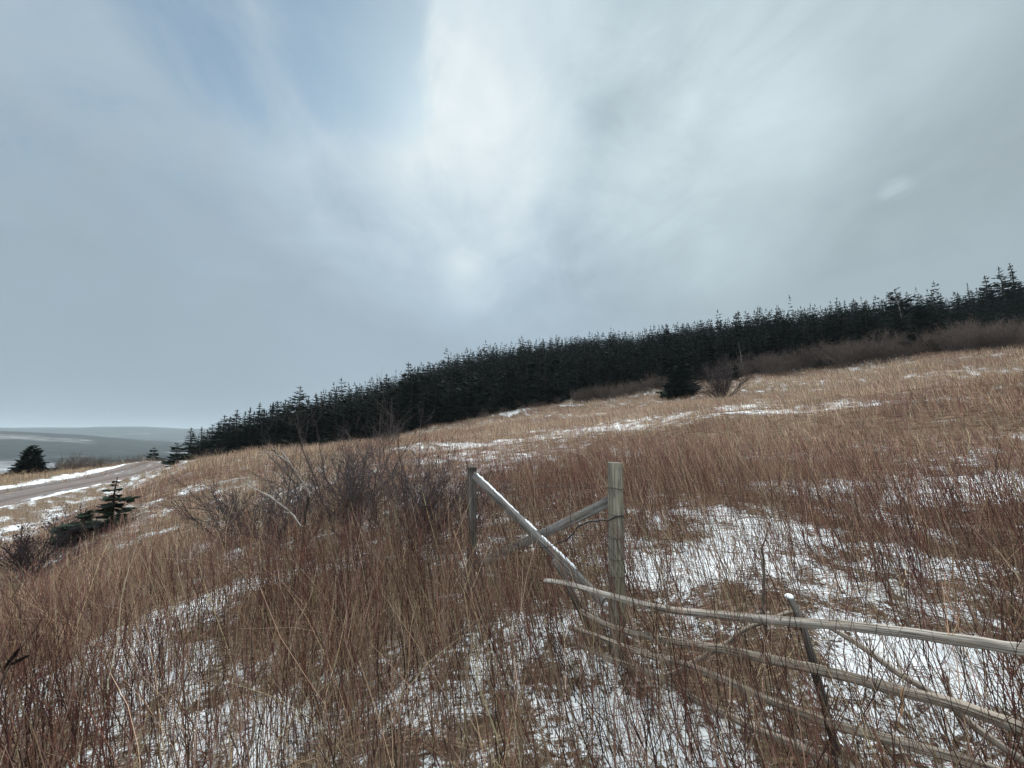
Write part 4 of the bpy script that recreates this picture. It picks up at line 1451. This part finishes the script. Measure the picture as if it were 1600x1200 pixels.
def wire_fence():
    dp, dl = 2.92, 4.08
    ptop = at(961, 724, dp)
    pbase = np.array([at(962, 970, dp)[0] + 0.005, dp, gz(ptop[0], dp) - 0.15])
    root = empty('wire_fence', (pbase[0], dp, pbase[2] + 0.15))
    rp = 0.056
    post = round_post('post', pbase, ptop, rp, M_POST, root, 2)
    post['label'] = 'thick round greenish post wrapped in wire'
    ltop = at(738, 730, dl)
    lb = np.array([at(736, 905, dl)[0], dl, gz(ltop[0], dl) - 0.15])
    lp, _, _ = board('post', lb, ltop, 0.085, 0.075, M_DARKPOST, root, (0.25, -1, 0), 5)
    lp['label'] = 'thin squared dark post at the far end'
    face = np.cross(ptop - ltop, (0, 0, 1))
    if face[1] > 0:
        face = -face
    fn = face / np.linalg.norm(face)
    a0, a1 = at(744, 742, dl - 0.06), at(947, 938, dp + 0.02)
    ba, u, f = board('brace', a0 + fn * 0.03, a1 + fn * 0.03, 0.074, 0.032, M_GREY, root, fn, 6)
    b0, b1 = at(744, 884, dl - 0.02), at(952, 782, dp + 0.06)
    bb, u2, f2 = board('brace', b0 - fn * 0.03, b1 - fn * 0.03, 0.074, 0.032, M_GREY, root, fn, 7)
    # snow lying along the upper edge of the falling brace
    g = np.random.default_rng(3)
    for t0, t1 in ((0.02, 0.42), (0.47, 0.56), (0.60, 0.83)):
        n = 26
        tt = np.linspace(t0, t1, n)
        P = (a0 + fn * 0.03)[None] + (a1 - a0)[None] * tt[:, None] + u[None] * 0.038 + g.normal(0, 0.002, (n, 3))
        rr = 0.0115 * (0.4 + 0.6 * np.sin(np.linspace(0.15, PI - 0.15, n)) ** 0.5) * g.uniform(0.7, 1.2, n)
        V, Q, T, who, W = tubes(P[None], rr[None], 8, cap=True)
        link('snow_strip', raw_mesh('snow_strip', V - np.array(root.location), Q, T), M_SNOWCAP, root)
    pg0, pg1 = at(893, 925, dp - 0.02), at(866, 876, dp - 0.02)
    pegb = at(930, 1000, dp + 0.1)
    pk = wood_obj('peg', [pegb, pg0, pg1], [0.027, 0.027, 0.026], M_DARKPOST, root, n=14, sides=12, wob=0.002, rwob=0.02, seed=12)
    pk['label'] = 'short cut peg leaning below the crossed boards'
    # wire strands: turns round the post and lengths to the far post
    rows = [762, 803, 838, 871, 899]
    fr = [0.10, 0.27, 0.45, 0.62, 0.78]
    for k, (rw, f_) in enumerate(zip(rows, fr)):
        z0 = at(961, rw, dp)[2]
        cx, cy = ptop[0] + (pbase[0] - ptop[0]) * 0.3, dp
        an = np.linspace(-PI * 1.05, PI * 0.15, 16) + g.normal(0, 0.1)
        ringp = [np.array([cx + (rp + 0.004) * math.cos(a), cy + (rp + 0.004) * math.sin(a), z0 + 0.006 * math.sin(a * 2 + k)]) for a in an]
        wire('wire_turn', ringp, 0.0028, M_WIRE, root, n=34, wob=0.0005, seed=20 + k)
        zl = ltop[2] - f_ * (ltop[2] - lb[2] - 0.2)
        e0 = np.array([cx - rp, cy, z0])
        e1 = np.array([ltop[0] + 0.03, dl - 0.05, zl])
        mid = (e0 + e1) / 2 - np.array([0, 0, 0.03 + 0.01 * k])
        wire('wire_strand', [e0, mid, e1], 0.0016, M_WIRE, root, n=46, wob=0.004, seed=30 + k)
    for k in range(7):
        t = (k + 0.6) / 7
        q = np.array([ptop[0] - rp, dp, 0]) * (1 - t) + np.array([ltop[0], dl, 0]) * t
        zt = at(961, 762, dp)[2] * (1 - t) + (ltop[2] - 0.10) * t
        wire('wire_stay', [np.array([q[0], q[1], zt]), np.array([q[0] + .01, q[1], zt - .4]), np.array([q[0], q[1], zt - 0.80])], 0.0012, M_WIRE, root, n=18, wob=0.003, seed=50 + k)
    bw = [at(974, 806, dp - .05), at(962, 808, dp - .066), at(948, 813, dp - .04), at(925, 814, dp + 0), at(906, 822, dp + .1), at(896, 833, dp + .12), at(886, 843, dp + .15), at(866, 851, dp + .25), at(845, 856, dp + .4), at(800, 850, dp + .7), at(746, 832, dl - .06)]
    bwo = wire('wire_strand', bw[:8], 0.0065, M_BLACKWIRE, root, n=60, wob=0.0035, seed=70)
    bwo['label'] = 'thick black twisted wire sagging from the round post'
    wire('wire_strand', bw[7:], 0.003, M_BLACKWIRE, root, n=40, wob=0.003, seed=71)
    tag(root, 'wire fence panel of two posts braced by crossed grey boards', 'fence')


wire_fence()


# ------------------------------------------------------------------ pole fence
def pole_fence():
    base = hit(1230, 1130)
    root = empty('pole_fence', base)

    def dep(px, back=0.0):
        return np.interp(px, [850, 962, 1245, 1600, 1800], [2.74, 2.62, 2.08, 1.58, 1.36]) + back

    def wood_obj(name, pts, radii, *a, **k):
        f = 0.85 if name != 'rail' else 0.66 if a[0] is M_RAIL else 0.82
        return globals()['wood_obj'](name, pts, [r * f for r in radii], *a, **k)

    def line(pp, back=0.0):
        q = [at(a, b, dep(a, back)) for a, b in pp]
        if pp[-1][0] > 1700:                      # the rails run on past the frame to the next stake
            q.append(q[-1] + (q[-1] - q[-2]) / np.linalg.norm(q[-1] - q[-2]) * 1.5 * np.array([1, 1, 0.2]))
        return q
    o = wood_obj('rail', line([(851, 908), (880, 911), (945, 929), (1030, 951), (1110, 961), (1235, 972), (1330, 979), (1420, 989), (1510, 1001), (1600, 1015), (1720, 1032)]),
                 [0.021, 0.027, 0.031, 0.032, 0.032, 0.033, 0.033, 0.034, 0.035], M_RAIL, root, n=64, sides=16, wob=0.0022, rwob=0.022, seed=1)
    o['label'] = 'thick silver-grey top pole'
    wood_obj('rail', line([(908, 953), (950, 975), (1000, 990), (1050, 1002), (1130, 1016), (1190, 1030), (1250, 1043), (1330, 1061), (1410, 1083), (1480, 1099), (1540, 1120), (1600, 1143), (1720, 1190)], 0.02),
             [0.02, 0.026, 0.029, 0.03, 0.030, 0.029, 0.028], M_RAIL_BROWN, root, n=64, sides=14, wob=0.003, rwob=0.03, seed=2)
    wood_obj('rail', line([(890, 979), (930, 992), (975, 1010), (1025, 1026), (1075, 1040), (1140, 1066), (1200, 1093), (1260, 1116), (1310, 1135), (1420, 1164), (1530, 1198), (1650, 1240), (1720, 1262)], 0.03),
             [0.018, 0.022, 0.024, 0.025, 0.025, 0.026], M_RAIL_BROWN, root, n=60, sides=12, wob=0.003, rwob=0.03, seed=3)
    wood_obj('rail', line([(900, 1004), (940, 1024), (1030, 1060), (1100, 1100), (1200, 1146), (1310, 1192), (1420, 1240)], 0.05),
             [0.016, 0.021, 0.023, 0.023, 0.022], M_RAIL_BROWN, root, n=50, sides=10, wob=0.003, rwob=0.03, seed=4)
    st = line([(1233, 932), (1246, 960), (1258, 995), (1275, 1055), (1293, 1120), (1312, 1190)], 0.075)
    foot = st[-1] + (st[-1] - st[-2]) / np.linalg.norm(st[-1] - st[-2]) * 0.25
    s = wood_obj('stake', [foot] + st[::-1], [0.024, 0.024, 0.024, 0.023, 0.022, 0.021, 0.020], M_DARKPOST, root, n=40, sides=10, wob=0.003, rwob=0.03, seed=5)
    s['label'] = 'dark leaning stake behind the rails'
    cap = np.array(st[0]) + np.array([0, 0, 0.008])
    V, Q, T, who, W = tubes(np.array([[cap - [0, 0, .012], cap - [0, 0, .003], cap + [0, 0, .004]]]), np.array([[0.0215, 0.02, 0.012]]), 10, cap=True)
    link('snow_cap', raw_mesh('snow_cap', V - np.array(root.location), Q, T), M_SNOWCAP, root)
    e = o_end = line([(1600, 1015), (1720, 1032)])[-1]
    g0 = np.array([e[0] - 0.25, e[1] + 0.16, 0])
    g0[2] = gz(g0[0], g0[1])
    wood_obj('stake', [g0 - np.array([0, 0, .25]), g0 + np.array([-0.03, 0.0, 0.4]), np.array([g0[0] - 0.08, g0[1] - 0.02, e[2] + 0.2])], [0.026, 0.025, 0.022], M_DARKPOST, root, n=30, sides=10, wob=0.003, rwob=0.03, seed=15)
    dg = line([(1290, 975), (1316, 990), (1360, 1020), (1400, 1048), (1440, 1075), (1480, 1102), (1530, 1140), (1600, 1190), (1660, 1235)], 0.11)
    wood_obj('brace_pole', dg, [0.014, 0.016, 0.017, 0.018, 0.018], M_RAIL_BROWN, root, n=40, sides=9, wob=0.003, rwob=0.03, seed=6)
    br = line([(1246, 955), (1225, 960), (1195, 971), (1165, 984), (1145, 998), (1120, 1012), (1095, 1030), (1065, 1046), (1030, 1062)], 0.07)
    wood_obj('brace_pole', br, [0.012, 0.014, 0.016, 0.017, 0.017, 0.016], M_RAIL_BROWN, root, n=36, sides=9, wob=0.003, rwob=0.03, seed=7)
    p0, p1 = at(1404, 1130, dep(1404, -0.05)), at(1411, 1078, dep(1404, -0.05))
    # loose strip of bark hanging over the second rail
    wood_obj('bark_strip', [p1 + np.array([0, 0.03, 0.0]), p1 + np.array([0, 0.0, 0.005]), (p0 + p1) / 2 + np.array([0.004, 0, 0]), p0], [0.004, 0.006, 0.005, 0.002], mat_plain('pale_bark', (0.33, 0.21, 0.12), 0.8, 0.1), root, n=14, sides=6, wob=0.001, seed=13)
    tag(root, 'rustic fence of weathered bent poles slung between leaning stakes', 'fence')


pole_fence()


# small leaning stump posts seen in the wood's edge
def edge_post():
    p = on_line(893, 50.0)
    o = wood_obj('old_stake', [p - np.array([0, 0, .1]), p + np.array([0.0, 0, 0.7]), p + np.array([-0.04, 0, 1.35])], [0.05, 0.05, 0.035], M_RAIL, None, n=10, sides=8, wob=0.01, seed=21)
    tag(o, 'single pale old stake at the foot of the wood', 'stake')


edge_post()


# ------------------------------------------------------------------ haze over the whole place
def haze():
    x0, x1, y0, y1, z0, z1 = -7400, 7400, -3600, 7400, -95, 105
    V = np.array([(x, y, z) for z in (z0, z1) for y in (y0, y1) for x in (x0, x1)], float)
    Q = np.array([(0, 2, 3, 1), (4, 5, 7, 6), (0, 1, 5, 4), (2, 6, 7, 3), (0, 4, 6, 2), (1, 3, 7, 5)])
    m = bpy.data.materials.new('haze')
    m.use_nodes = True
    t = NT(m.node_tree)
    t.n.clear()
    out = t.add('ShaderNodeOutputMaterial')
    v = t.add('ShaderNodeVolumePrincipled')
    v.inputs['Color'].default_value = (0.78, 0.91, 1.0, 1)
    v.inputs['Density'].default_value = 0.00019
    t.l.new(v.outputs[0], out.inputs['Volume'])
    o = link('haze', raw_mesh('haze', V, Q, smooth=False), m)
    tag(o, 'thin cold haze that pales the far hills', 'haze', kind='stuff')


haze()
